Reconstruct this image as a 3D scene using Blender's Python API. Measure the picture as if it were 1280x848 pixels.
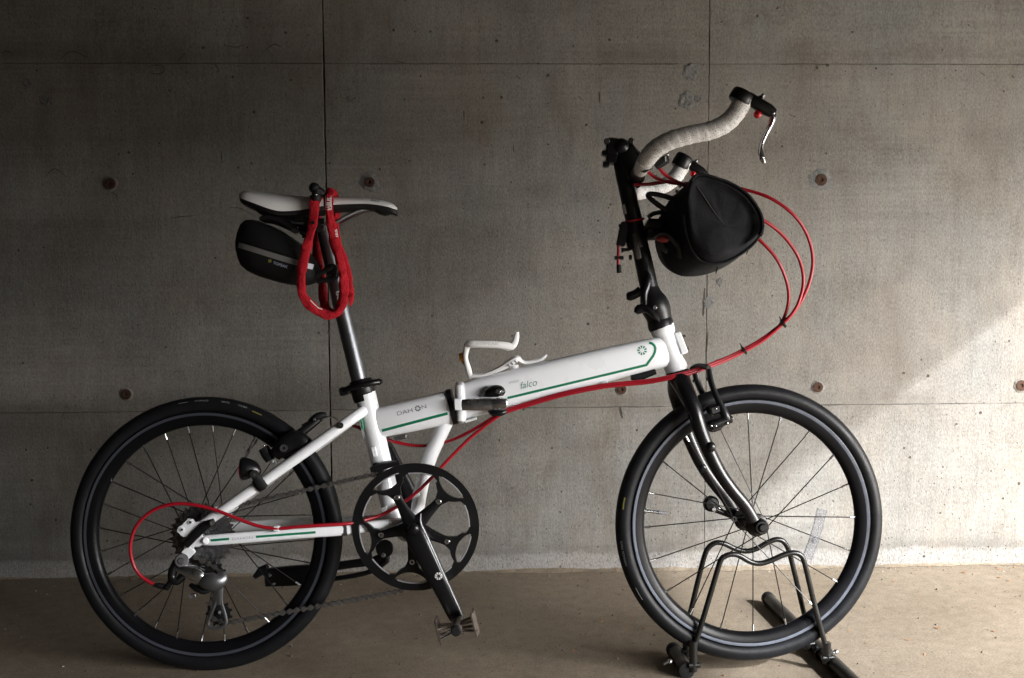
import bpy, math, random
from mathutils import Vector, Matrix
from mathutils.bvhtree import BVHTree
random.seed(7)
scene = bpy.context.scene
for o in list(bpy.data.objects): bpy.data.objects.remove(o)
COL = scene.collection

# ------------------------------------------------------------------ camera
CAM_H = 0.7791
FPX = 1400.0                                   # focal length in pixels of a 1280 px wide picture
def cam_basis(pitch, yaw, roll):
    p, y, r = map(math.radians, (pitch, yaw, roll))
    fwd = Vector((math.sin(y)*math.cos(p), math.cos(y)*math.cos(p), -math.sin(p)))
    right = Vector((math.cos(y), -math.sin(y), 0)); up = right.cross(fwd)
    return (math.cos(r)*right + math.sin(r)*up, -math.sin(r)*right + math.cos(r)*up, fwd)
CR, CU, CF = cam_basis(5.0, 2.0, -0.27)
CAMP = Vector((0, 0, CAM_H))
cam = bpy.data.cameras.new('camera'); camo = bpy.data.objects.new('camera', cam); COL.objects.link(camo)
cam.sensor_width = 36; cam.lens = 36*FPX/1280; cam.clip_start = .05; cam.clip_end = 200
m = Matrix((CR, CU, -CF)).transposed().to_4x4(); m.translation = CAMP; camo.matrix_world = m
scene.camera = camo

# ------------------------------------------------------------------ light
world = bpy.data.worlds.new('World'); scene.world = world; world.use_nodes = True
bg = world.node_tree.nodes['Background']
bg.inputs[0].default_value = (.80, .90, 1.0, 1); bg.inputs[1].default_value = .012
SUN_DIR = Vector((-.68, .50, -.500)).normalized()          # the way the light travels
sun = bpy.data.lights.new('sun', 'SUN'); sun.energy = 4.9; sun.angle = math.radians(1.8); sun.color = (.97, .985, 1.0)
suno = bpy.data.objects.new('sun', sun); COL.objects.link(suno)
suno.rotation_euler = SUN_DIR.to_track_quat('-Z', 'Y').to_euler(); suno.location = (6, -2, 4)
def area_lamp(name, loc, target, sx, sy, watts, col, spread=180):
    l = bpy.data.lights.new(name, 'AREA'); l.energy = watts; l.shape = 'RECTANGLE'; l.size = sx; l.size_y = sy; l.color = col
    o = bpy.data.objects.new(name, l); COL.objects.link(o); o.location = loc
    o.rotation_euler = (Vector(target)-Vector(loc)).to_track_quat('-Z', 'Y').to_euler(); l.spread = math.radians(spread); return o
# the bright patch of sky the opening on the right looks out on, and daylight reaching in low beside the wall
SKY_DIR = Vector((-.62, .65, -.38)).normalized(); SKY_AT = Vector((.6, 2.59, .3))
area_lamp('sky_patch', SKY_AT-SKY_DIR*6, SKY_AT, 3.5, 3.5, 850, (1, .985, .97))
area_lamp('daylight_opening', (1.98, 1.62, .42), (1.30, 2.59, .52), 1.2, .5, 13.0, (1, .95, .885), 125)
vs = scene.view_settings
scene.display_settings.display_device = 'sRGB'
vs.view_transform = 'Standard'; vs.look = 'None'; vs.exposure = 1.0; vs.gamma = 1.0; vs.use_curve_mapping = False
scene.render.engine = 'CYCLES'

# ------------------------------------------------------------------ frames
WALL_Y = 2.592
def frame(o, yaw, lean):
    ps, l = math.radians(yaw), math.radians(lean)
    X = Vector((math.cos(ps), math.sin(ps), 0)); Y0 = Vector((-math.sin(ps), math.cos(ps), 0)); Zw = Vector((0, 0, 1))
    Z = math.cos(l)*Zw + math.sin(l)*Y0; Y = math.cos(l)*Y0 - math.sin(l)*Zw
    M = Matrix((X, Y, Z)).transposed().to_4x4(); M.translation = o
    return M
RC = Vector((-.4901, 2.0281, CAM_H-.5300)); FC = Vector((.4999, 1.9758, CAM_H-.5093))
BIKE = frame(RC, -3.02, 5.0)
BIKE.translation = RC - BIKE.col[2].to_3d()*.25
WH_F = frame(FC, 5.44, 5.0)
WH_R = frame(RC, -3.02, 5.0)
STAND = frame(Vector((FC.x, FC.y, 0)), 5.44, 0)
def ray(px, py): return (CF + CR*((px-640)/FPX) - CU*((py-424)/FPX))
def on_plane(M, px, py, y):
    n = M.col[1].to_3d(); o = M.translation + n*y; d = ray(px, py)
    t = (o-CAMP).dot(n)/d.dot(n)
    return M.inverted() @ (CAMP + d*t)
def P(px, py, y=0.0): return on_plane(BIKE, px, py, y)
def PF(px, py, y=0.0):                                  # a point in the steered front assembly, in bicycle coordinates
    return BIKE.inverted() @ (WH_F @ on_plane(WH_F, px, py, y))
def PS(px, py, y=0.0): return on_plane(STAND, px, py, y)
def ground(px, py, z=0.0):
    d = ray(px, py); t = (z-CAMP.z)/d.z; return CAMP + d*t
def onwall(px, py, off=0.0):
    d = ray(px, py); t = (WALL_Y-off)/d.y; return CAMP + d*t
K = .00143                                              # metres in a pixel at the bicycle

# ------------------------------------------------------------------ mesh helpers
def catmull(pts, n=6):
    pts = [tuple(p) for p in pts]; out = []
    for i in range(len(pts)-1):
        p0 = pts[max(i-1, 0)]; p1 = pts[i]; p2 = pts[i+1]; p3 = pts[min(i+2, len(pts)-1)]
        for j in range(n):
            t = j/n
            out.append(tuple(.5*((2*b)+(-a+c)*t+(2*a-5*b+4*c-d)*t*t+(-a+3*b-3*c+d)*t**3) for a, b, c, d in zip(p0, p1, p2, p3)))
    out.append(pts[-1]); return out
class MB:
    def __init__(s): s.v = []; s.f = []; s.mi = []; s.uv = {}; s.m = 0
    def quad(s, *idx): s.f.append(tuple(idx)); s.mi.append(s.m)
    def add(s, v, f):
        b = len(s.v); s.v += [Vector(q) for q in v]
        for q in f: s.f.append(tuple(b+i for i in q)); s.mi.append(s.m)
    def sweep(s, pts, r, n=12, smooth=0, ref=None, aspect=None, ex=2.0, caps=True, rfun=None, closed=False):
        """tube along pts; r number or list; aspect = second half-width (number or list) measured across ref"""
        N = len(pts)
        rl = list(r) if isinstance(r, (list, tuple)) else [r]*N
        al = None if aspect is None else (list(aspect) if isinstance(aspect, (list, tuple)) else [aspect]*N)
        data = [tuple(Vector(p))+(rl[i], (al[i] if al else rl[i])) for i, p in enumerate(pts)]
        if smooth: data = catmull(data, smooth)
        C = [Vector(d[:3]) for d in data]; N = len(C)
        T = []
        for i in range(N):
            if closed: t = C[(i+1) % N]-C[(i-1) % N]
            else: t = C[min(i+1, N-1)]-C[max(i-1, 0)]
            T.append(t.normalized() if t.length > 1e-9 else Vector((1, 0, 0)))
        if ref is None:
            a = Vector((0, 1, 0)) if abs(T[0].y) < .8 else Vector((1, 0, 0))
        else: a = Vector(ref)
        e = (a-T[0]*a.dot(T[0])).normalized(); b0 = len(s.v); L = 0
        for i in range(N):
            if i: L += (C[i]-C[i-1]).length
            if ref is not None: e = (a-T[i]*a.dot(T[i])).normalized()
            else: e = (e-T[i]*e.dot(T[i])).normalized()
            g = T[i].cross(e); r1, r2 = data[i][3], data[i][4]
            for k in range(n):
                th = 2*math.pi*k/n; c, sn = math.cos(th), math.sin(th)
                if ex != 2.0:
                    c = math.copysign(abs(c)**(2/ex), c); sn = math.copysign(abs(sn)**(2/ex), sn)
                q = 1.0 if rfun is None else rfun(L, th)
                s.v.append(C[i] + (g*c*r1 + e*sn*r2)*q)
                s.uv[len(s.v)-1] = (L, th*.014)
        M = N if closed else N-1
        for i in range(M):
            for k in range(n):
                i2 = (i+1) % N; k2 = (k+1) % n
                s.quad(b0+i*n+k, b0+i*n+k2, b0+i2*n+k2, b0+i2*n+k)
        if caps and not closed:
            s.quad(*[b0+k for k in reversed(range(n))]); s.quad(*[b0+(N-1)*n+k for k in range(n)])
        return s
    def cyl(s, p0, p1, r0, r1=None, n=14, bev=0.0):
        p0, p1 = Vector(p0), Vector(p1); r1 = r0 if r1 is None else r1
        if bev:
            d = (p1-p0).normalized()*bev
            return s.sweep([p0, p0+d, p1-d, p1], [r0-bev, r0, r1, r1-bev], n=n)
        return s.sweep([p0, p1], [r0, r1], n=n)
    def box(s, c, hx, hy, hz, ax=(1, 0, 0), ay=(0, 1, 0), bev=.0):
        """rounded box round c, half sizes, axes ax, ay in bicycle coordinates"""
        ax = Vector(ax).normalized(); ay = Vector(ay); ay = (ay-ax*ay.dot(ax)).normalized(); az = ax.cross(ay); c = Vector(c)
        if not bev:
            v = [c+ax*hx*i+ay*hy*j+az*hz*k for i in (-1, 1) for j in (-1, 1) for k in (-1, 1)]
            s.add(v, [(0, 1, 3, 2), (4, 6, 7, 5), (0, 4, 5, 1), (2, 3, 7, 6), (0, 2, 6, 4), (1, 5, 7, 3)]); return s
        b = bev; rings = []
        for (t, i) in ((-hz, b), (-hz+b, 0), (hz-b, 0), (hz, b)):
            x, y = hx-i, hy-i; q = b*.8
            rings.append([c+ax*u+ay*w+az*t for u, w in ((-x+q, -y), (x-q, -y), (x, -y+q), (x, y-q), (x-q, y), (-x+q, y), (-x, y-q), (-x, -y+q))])
        v = sum(rings, []); f = [tuple(reversed(range(8))), tuple(24+k for k in range(8))]
        for i in range(3):
            for k in range(8): f.append((i*8+k, i*8+(k+1) % 8, i*8+8+(k+1) % 8, i*8+8+k))
        s.add(v, f); return s
    def lathe(s, prof, c=(0, 0, 0), n=64, axis='Y', closed=True):
        """profile of (radius, axial) points turned about the y axis through c"""
        c = Vector(c); b = len(s.v); k = len(prof)
        for i in range(n):
            a = 2*math.pi*i/n
            for (r, y) in prof: s.v.append(c+Vector((r*math.cos(a), y, r*math.sin(a))))
        for i in range(n):
            i2 = (i+1) % n
            for j in range(k if closed else k-1):
                j2 = (j+1) % k; s.quad(b+i*k+j, b+i2*k+j, b+i2*k+j2, b+i*k+j2)
        return s
    def sphere(s, c, r, n=10, sc=(1, 1, 1)):
        c = Vector(c); v = []; f = []
        for i in range(n+1):
            t = math.pi*i/n
            for k in range(n*2):
                p = math.pi*k/n; v.append(c+Vector((r*sc[0]*math.sin(t)*math.cos(p), r*sc[1]*math.sin(t)*math.sin(p), r*sc[2]*math.cos(t))))
        for i in range(n):
            for k in range(n*2):
                k2 = (k+1) % (n*2); f.append((i*n*2+k, (i+1)*n*2+k, (i+1)*n*2+k2, i*n*2+k2))
        s.add(v, f); return s
    def plate(s, pts, y0, y1):
        """flat plate: outline of (x, z) points in bicycle coordinates between two y"""
        n = len(pts); v = [Vector((p[0], y0, p[1])) for p in pts]+[Vector((p[0], y1, p[1])) for p in pts]
        f = [tuple(range(n)), tuple(reversed(range(n, 2*n)))]+[(k, n+k, n+(k+1) % n, (k+1) % n) for k in range(n)]
        s.add(v, f); return s
WM = {}
def link(o): COL.objects.link(o); return o
def tag(o, label=None, cat=None, group=None, kind=None):
    if label: o['label'] = label
    if cat: o['category'] = cat
    if group: o['group'] = group
    if kind: o['kind'] = kind
    return o
def empty(name, M):
    o = bpy.data.objects.new(name, None); o.empty_display_size = .05; o.matrix_world = M.copy(); link(o); WM[o] = M.copy(); return o
def mk(name, mb, mat, parent=None, M=None, smooth=True, angle=38, kind=None):
    """link a mesh; mb is in the coordinates of matrix M (None = those of the parent, or the world)"""
    if parent is not None:
        W = WM[parent]; T = Matrix.Identity(4) if M is None else W.inverted() @ M; vs_ = [T @ Vector(v) for v in mb.v]; loc = None
    else:
        T = Matrix.Identity(4) if M is None else M; vs_ = [T @ Vector(v) for v in mb.v]
        lo = [min(v[i] for v in vs_) for i in range(3)]; hi = [max(v[i] for v in vs_) for i in range(3)]
        loc = Vector(((lo[0]+hi[0])/2, (lo[1]+hi[1])/2, lo[2])); vs_ = [v-loc for v in vs_]
    me = bpy.data.meshes.new(name); me.from_pydata([tuple(v) for v in vs_], [], mb.f)
    mats = mat if isinstance(mat, (list, tuple)) else [mat]
    for q in mats: me.materials.append(q)
    if len(mats) > 1: me.polygons.foreach_set('material_index', mb.mi)
    if mb.uv:
        ul = me.uv_layers.new(name='UVMap')
        for lp in me.loops:
            if lp.vertex_index in mb.uv: ul.data[lp.index].uv = mb.uv[lp.vertex_index]
    me.update()
    if smooth:
        me.polygons.foreach_set('use_smooth', [True]*len(me.polygons)); me.set_sharp_from_angle(angle=math.radians(angle))
    o = bpy.data.objects.new(name, me); link(o)
    if parent is not None: o.parent = parent; WM[o] = WM[parent]
    else: o.location = loc; WM[o] = Matrix.Translation(loc)
    if kind: o['kind'] = kind
    return o

# ------------------------------------------------------------------ materials
def nd(t, ty, **kw):
    n = t.nodes.new(ty)
    for k, v in kw.items(): setattr(n, k, v)
    return n
def mat(name, col, rough=.5, metal=0.0, coat=0.0, var=.0, bump=0.0, scale=60.0, spec=.5, rvar=.0, trans=0.0, alpha=1.0, sheen=0.0):
    M_ = bpy.data.materials.new(name); M_.use_nodes = True; t = M_.node_tree; b = t.nodes['Principled BSDF']
    b.inputs['Base Color'].default_value = (*col, 1); b.inputs['Roughness'].default_value = rough; b.inputs['Metallic'].default_value = metal
    b.inputs['Coat Weight'].default_value = coat; b.inputs['Coat Roughness'].default_value = .06
    b.inputs['Specular IOR Level'].default_value = spec; b.inputs['Transmission Weight'].default_value = trans; b.inputs['Alpha'].default_value = alpha
    b.inputs['Sheen Weight'].default_value = sheen
    if var or bump or rvar:
        tc = nd(t, 'ShaderNodeTexCoord'); nz = nd(t, 'ShaderNodeTexNoise'); nz.inputs['Scale'].default_value = scale; nz.inputs['Detail'].default_value = 6
        t.links.new(tc.outputs['Object'], nz.inputs['Vector'])
        if var:
            mx = nd(t, 'ShaderNodeMix', data_type='RGBA'); mx.inputs[6].default_value = (*[c*(1-var) for c in col], 1); mx.inputs[7].default_value = (*[min(1, c*(1+var)) for c in col], 1)
            t.links.new(nz.outputs['Fac'], mx.inputs[0]); t.links.new(mx.outputs[2], b.inputs['Base Color'])
        if rvar:
            mr = nd(t, 'ShaderNodeMapRange'); mr.inputs[1].default_value = .3; mr.inputs[2].default_value = .7
            mr.inputs[3].default_value = max(.02, rough-rvar); mr.inputs[4].default_value = rough+rvar
            n2 = nd(t, 'ShaderNodeTexNoise'); n2.inputs['Scale'].default_value = scale*.35; n2.inputs['Detail'].default_value = 8
            t.links.new(tc.outputs['Object'], n2.inputs['Vector']); t.links.new(n2.outputs['Fac'], mr.inputs[0]); t.links.new(mr.outputs[0], b.inputs['Roughness'])
        if bump:
            bp = nd(t, 'ShaderNodeBump'); bp.inputs['Strength'].default_value = bump; bp.inputs['Distance'].default_value = .002
            t.links.new(nz.outputs['Fac'], bp.inputs['Height']); t.links.new(bp.outputs[0], b.inputs['Normal'])
    return M_
WHITE = mat('white_paint', (.81, .83, .86), .28, coat=.6, rvar=.07, scale=40, var=.02)
BLACK = mat('black_anodised', (.005, .005, .0055), .36, spec=.38, rvar=.08, scale=90)
GLOSS = mat('black_gloss_paint', (.004, .004, .005), .30, coat=.15, spec=.38, rvar=.05, scale=60)
MATTE = mat('black_plastic', (.006, .006, .0065), .58, spec=.28, rvar=.1, scale=90, bump=.05)
RUBBER = mat('tyre_rubber', (.0066, .0071, .0086), .46, spec=.20, rvar=.10, scale=70, bump=.15, var=.35)
RIM = mat('black_rim', (.0040, .0040, .0050), .34, spec=.16, coat=.03, rvar=.06, scale=60)
TRACK = mat('brake_track', (.085, .095, .12), .40, metal=.6, rvar=.08, scale=200)
SILVER = mat('polished_alloy', (.62, .63, .65), .24, metal=1, rvar=.08, scale=120)
EDGE_GLINT = mat('edge_glint_alloy', (.34, .34, .36), .4, metal=.3, rvar=.1, scale=90)  # pale colour standing for highlights on chain guard and crank edges
GREY = mat('grey_alloy', (.20, .205, .215), .38, metal=.9, rvar=.08, scale=120)
STEEL = mat('dark_steel', (.09, .088, .085), .42, metal=.9, rvar=.12, scale=150, var=.2)
CHAINM = mat('oily_chain_steel', (.11, .104, .098), .38, metal=.6, rvar=.12, scale=150, var=.3)
COGM = mat('cassette_steel', (.24, .24, .25), .32, metal=.9, rvar=.1, scale=150, var=.2)
POST = mat('seatpost_grey', (.22, .225, .24), .38, metal=1.0, rvar=.07, scale=80)
RED = mat('red_cable_housing', (.30, .003, .013), .38, coat=.12, rvar=.08, scale=80)
REDGEM = mat('red_anodised', (.45, .01, .02), .25, metal=.3, coat=.5)
GREEN = mat('green_decal', (.0, .16, .075), .4)
GREYINK = mat('grey_decal', (.10, .11, .13), .5)
LGREY = mat('light_grey_decal', (.42, .44, .50), .5)
WHITEINK = mat('white_decal', (.62, .62, .62), .5)
PALEINK = mat('pale_tyre_print', (.24, .245, .25), .6)
YELLOW = mat('yellow_tyre_print', (.16, .15, .03), .6)
ORANGE = mat('orange_plastic', (.55, .24, .02), .4)
BROWNP = mat('pedal_alloy', (.22, .19, .17), .38, metal=.85, rvar=.1, scale=150, var=.25)
SADDLE = mat('white_saddle_cover', (.66, .66, .66), .42, bump=.06, scale=500, rvar=.06)
CLEAR = mat('clear_plastic', (.20, .205, .23), .3, alpha=.42, bump=.5, scale=420)
CAGEM = mat('white_cage_plastic', (.78, .78, .78), .42, rvar=.06)
def fabric(name, col, rough=.8, scale=900, wr=.5, amp=.0022):
    M_ = mat(name, col, rough, spec=.3); t = M_.node_tree; b = t.nodes['Principled BSDF']; tc = nd(t, 'ShaderNodeTexCoord')
    w = nd(t, 'ShaderNodeTexNoise'); w.inputs['Scale'].default_value = 22; w.inputs['Detail'].default_value = 4; w.inputs['Distortion'].default_value = 1.2
    v = nd(t, 'ShaderNodeTexVoronoi'); v.inputs['Scale'].default_value = scale
    a = nd(t, 'ShaderNodeMath', operation='MULTIPLY_ADD'); a.inputs[1].default_value = .08
    for q in (w, v): t.links.new(tc.outputs['Object'], q.inputs['Vector'])
    t.links.new(v.outputs['Distance'], a.inputs[0]); t.links.new(w.outputs['Fac'], a.inputs[2])
    bp = nd(t, 'ShaderNodeBump'); bp.inputs['Strength'].default_value = wr; bp.inputs['Distance'].default_value = amp*3
    t.links.new(a.outputs[0], bp.inputs['Height']); t.links.new(bp.outputs[0], b.inputs['Normal'])
    return M_
BAGM = fabric('black_bag_nylon', (.0065, .007, .0095), .82, 900, .6)
BAGM2 = fabric('dark_saddlebag_nylon', (.0045, .0045, .005), .8, 700, .3)
REFL = mat('reflective_tape', (.16, .155, .15), .6)
LOCKM = fabric('red_lock_sleeve', (.36, .003, .012), .8, 700, .9, .005)
def tape_mat():
    M_ = mat('perforated_bar_tape', (.62, .61, .59), .6); t = M_.node_tree; b = t.nodes['Principled BSDF']
    uv = nd(t, 'ShaderNodeUVMap'); v = nd(t, 'ShaderNodeTexVoronoi'); v.inputs['Scale'].default_value = 300; v.inputs['Randomness'].default_value = .45
    t.links.new(uv.outputs[0], v.inputs['Vector'])
    r = nd(t, 'ShaderNodeMapRange'); r.inputs[1].default_value = .20; r.inputs[2].default_value = .34
    t.links.new(v.outputs['Distance'], r.inputs[0])
    tc = nd(t, 'ShaderNodeTexCoord'); nz = nd(t, 'ShaderNodeTexNoise'); nz.inputs['Scale'].default_value = 35; nz.inputs['Detail'].default_value = 5
    t.links.new(tc.outputs['Object'], nz.inputs['Vector'])
    d = nd(t, 'ShaderNodeMix', data_type='RGBA'); d.inputs[6].default_value = (.58, .57, .555, 1); d.inputs[7].default_value = (.76, .76, .76, 1)
    t.links.new(nz.outputs['Fac'], d.inputs[0])
    mx = nd(t, 'ShaderNodeMix', data_type='RGBA'); mx.inputs[6].default_value = (.20, .19, .18, 1)
    t.links.new(r.outputs[0], mx.inputs[0]); t.links.new(d.outputs[2], mx.inputs[7]); t.links.new(mx.outputs[2], b.inputs['Base Color'])
    return M_
TAPE = tape_mat()

def concrete_mat(name, dark, light, rough_base=.85):
    M_ = bpy.data.materials.new(name); M_.use_nodes = True; t = M_.node_tree; b = t.nodes['Principled BSDF']; L = t.links.new
    b.inputs['Roughness'].default_value = rough_base; b.inputs['Specular IOR Level'].default_value = .25
    tc = nd(t, 'ShaderNodeTexCoord'); sep = nd(t, 'ShaderNodeSeparateXYZ'); L(tc.outputs['Object'], sep.inputs[0])
    def noise(sx, sy, sz, sc, det=6, rough=.55, dist=0.0):
        mp = nd(t, 'ShaderNodeMapping'); mp.inputs['Scale'].default_value = (sx, sy, sz); L(tc.outputs['Object'], mp.inputs[0])
        n = nd(t, 'ShaderNodeTexNoise'); n.inputs['Scale'].default_value = sc; n.inputs['Detail'].default_value = det
        n.inputs['Roughness'].default_value = rough; n.inputs['Distortion'].default_value = dist; L(mp.outputs[0], n.inputs['Vector']); return n.outputs['Fac']
    def rng(x, a, b_, c, d):
        n = nd(t, 'ShaderNodeMapRange'); n.inputs[1].default_value = a; n.inputs[2].default_value = b_; n.inputs[3].default_value = c; n.inputs[4].default_value = d
        L(x, n.inputs[0]); return n.outputs[0]
    def mth(op, x, y):
        n = nd(t, 'ShaderNodeMath', operation=op)
        for i, q in enumerate((x, y)):
            if isinstance(q, (int, float)): n.inputs[i].default_value = q
            else: L(q, n.inputs[i])
        return n.outputs[0]
    def mix(f, a, c):
        n = nd(t, 'ShaderNodeMix', data_type='RGBA')
        if isinstance(f, (int, float)): n.inputs[0].default_value = f
        else: L(f, n.inputs[0])
        for i, q in ((6, a), (7, c)):
            if isinstance(q, tuple): n.inputs[i].default_value = (*q, 1)
            else: L(q, n.inputs[i])
        return n.outputs[2]
    big = noise(1, 1, 1, 1.7, 6, .6, .3); blot = noise(1, 1, 1, 8, 6, .65, .5)
    speck = noise(300, 300, 150, 1, 3, .7); dash = noise(110, 110, 17, 1, 4, .7, .5); vert2 = noise(30, 30, 1.8, 1, 4, .6)
    horz = noise(4, 4, 120, 1, 4, .6); horz2 = noise(.22, .22, 8, 1, 3, .5); grain = speck
    patch = rng(noise(1, 1, 1, 2.6, 3), .38, .62, .35, 1)
    f = mth('ADD', mth('MULTIPLY', rng(big, .3, .7, 0, 1), .20), mth('MULTIPLY', rng(blot, .3, .7, 0, 1), .24))
    f = mth('ADD', f, mth('MULTIPLY', rng(speck, .32, .68, 0, 1), .46))
    f = mth('ADD', f, mth('MULTIPLY', mth('MULTIPLY', rng(dash, .3, .7, 0, 1), patch), .24)); f = mth('ADD', f, mth('MULTIPLY', rng(vert2, .3, .7, 0, 1), .10))
    f = mth('ADD', f, mth('MULTIPLY', mth('MULTIPLY', rng(horz, .35, .65, 0, 1), rng(noise(1, 1, 1, 2.1, 3), .42, .62, 0, 1)), .14)); f = mth('ADD', f, mth('MULTIPLY', rng(horz2, .35, .65, 0, 1), .10))
    f = mth('SUBTRACT', f, .24)
    oi = nd(t, 'ShaderNodeObjectInfo'); f = mth('ADD', f, mth('MULTIPLY', mth('SUBTRACT', oi.outputs['Random'], .5), .08))
    # the lowest lift of concrete is paler than the ones above it
    f = mth('ADD', f, rng(sep.outputs['Z'], .3895, .3905, .06, 0))
    n_ = nd(t, 'ShaderNodeMix', data_type='RGBA'); n_.clamp_factor = False; L(f, n_.inputs[0]); n_.inputs[6].default_value = (*dark, 1); n_.inputs[7].default_value = (*light, 1); col = n_.outputs[2]
    # brown film and grey-green cast
    hue = noise(1, 1, .6, 4.2, 5, .6, .6)
    nm = nd(t, 'ShaderNodeMix', data_type='RGBA', blend_type='MULTIPLY'); nm.inputs[0].default_value = 1; L(col, nm.inputs[6]); L(mix(rng(hue, .35, .65, 0, 1), (1.035, .985, .93), (.97, .995, 1.01)), nm.inputs[7]); col = nm.outputs[2]
    st = rng(noise(2.2, 2.2, .9, 2.3, 6, .6, .8), .55, .70, 0, .45); col = mix(st, col, tuple(d*1.0*k for d, k in zip(dark, (1.12, .96, .76))))
    # stains gathered along the joints
    for zj, w_ in ((1.181, .05), (.390, .035)):
        jd = nd(t, 'ShaderNodeMath', operation='ABSOLUTE'); L(mth('SUBTRACT', sep.outputs['Z'], zj+w_*.35), jd.inputs[0])
        jm = mth('MULTIPLY', rng(mth('ADD', jd.outputs[0], mth('MULTIPLY', mth('SUBTRACT', noise(9, 9, 30, 1, 5), .5), w_*1.4)), 0, w_, .38, 0), rng(noise(3, 3, 1, 1.5, 4), .4, .6, .2, 1))
        col = mix(jm, col, tuple(d*.75*k for d, k in zip(dark, (1.08, .97, .82))))
    # pale lime band at the foot of the wall under a dull grey line
    zz_ = mth('ADD', sep.outputs['Z'], mth('MULTIPLY', mth('SUBTRACT', noise(1, 1, 1, 16, 5), .5), .035))
    col = mix(mth('MULTIPLY', mth('MULTIPLY', rng(zz_, .040, .046, 0, 1), rng(zz_, .052, .072, 1, 0)), .30), col, tuple(d*.95 for d in dark))
    col = mix(mth('MULTIPLY', rng(zz_, .034, .046, 1, 0), rng(speck, .36, .60, .06, .44)), col, tuple(min(1, l*1.25*k) for l, k in zip(light, (.98, 1.0, 1.06))))
    # air holes
    def pits(sc, lo, hi, keep):
        v = nd(t, 'ShaderNodeTexVoronoi'); v.inputs['Scale'].default_value = sc
        wv = nd(t, 'ShaderNodeMapping'); L(tc.outputs['Object'], wv.inputs[0]); L(wv.outputs[0], v.inputs['Vector'])
        m1 = rng(v.outputs['Distance'], lo, hi, 1, 0)
        c = nd(t, 'ShaderNodeSeparateColor'); L(v.outputs['Color'], c.inputs[0])
        return mth('MULTIPLY', m1, mth('GREATER_THAN', c.outputs[0], keep))
    p = mth('MAXIMUM', mth('MULTIPLY', pits(34, .05, .11, .84), .85), mth('MULTIPLY', pits(105, .08, .20, .60), mth('MULTIPLY', patch, .85)))
    col = mix(p, col, tuple(d*.35 for d in dark))
    L(col, b.inputs['Base Color'])
    hgt = mth('ADD', mth('MULTIPLY', dash, .4), mth('MULTIPLY', speck, .5)); hgt = mth('ADD', hgt, mth('MULTIPLY', blot, 1.2)); hgt = mth('SUBTRACT', hgt, mth('MULTIPLY', p, 1.6))
    bp = nd(t, 'ShaderNodeBump'); bp.inputs['Strength'].default_value = .55; bp.inputs['Distance'].default_value = .0022
    L(hgt, bp.inputs['Height']); L(bp.outputs[0], b.inputs['Normal'])
    return M_
CONC = concrete_mat('board_marked_concrete', (.070, .0645, .0575), (.216, .209, .196))
DARK_SOFFIT = mat('dark_soffit', (.05, .046, .04), .95, var=.2, scale=3)  # dark so the unseen ceiling and added slab bounce little light
JOINT = mat('joint_shadow_concrete', (.035, .031, .026), .95)
RUST = mat('rusty_tie_end', (.042, .023, .016), .95, var=.7, bump=.9, scale=260, spec=.15)
PITM = mat('pitted_concrete', (.034, .029, .023), .95, var=.3, scale=200)
SPALL = mat('broken_concrete', (.105, .104, .10), .95, var=.7, bump=1.0, scale=170)
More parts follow.
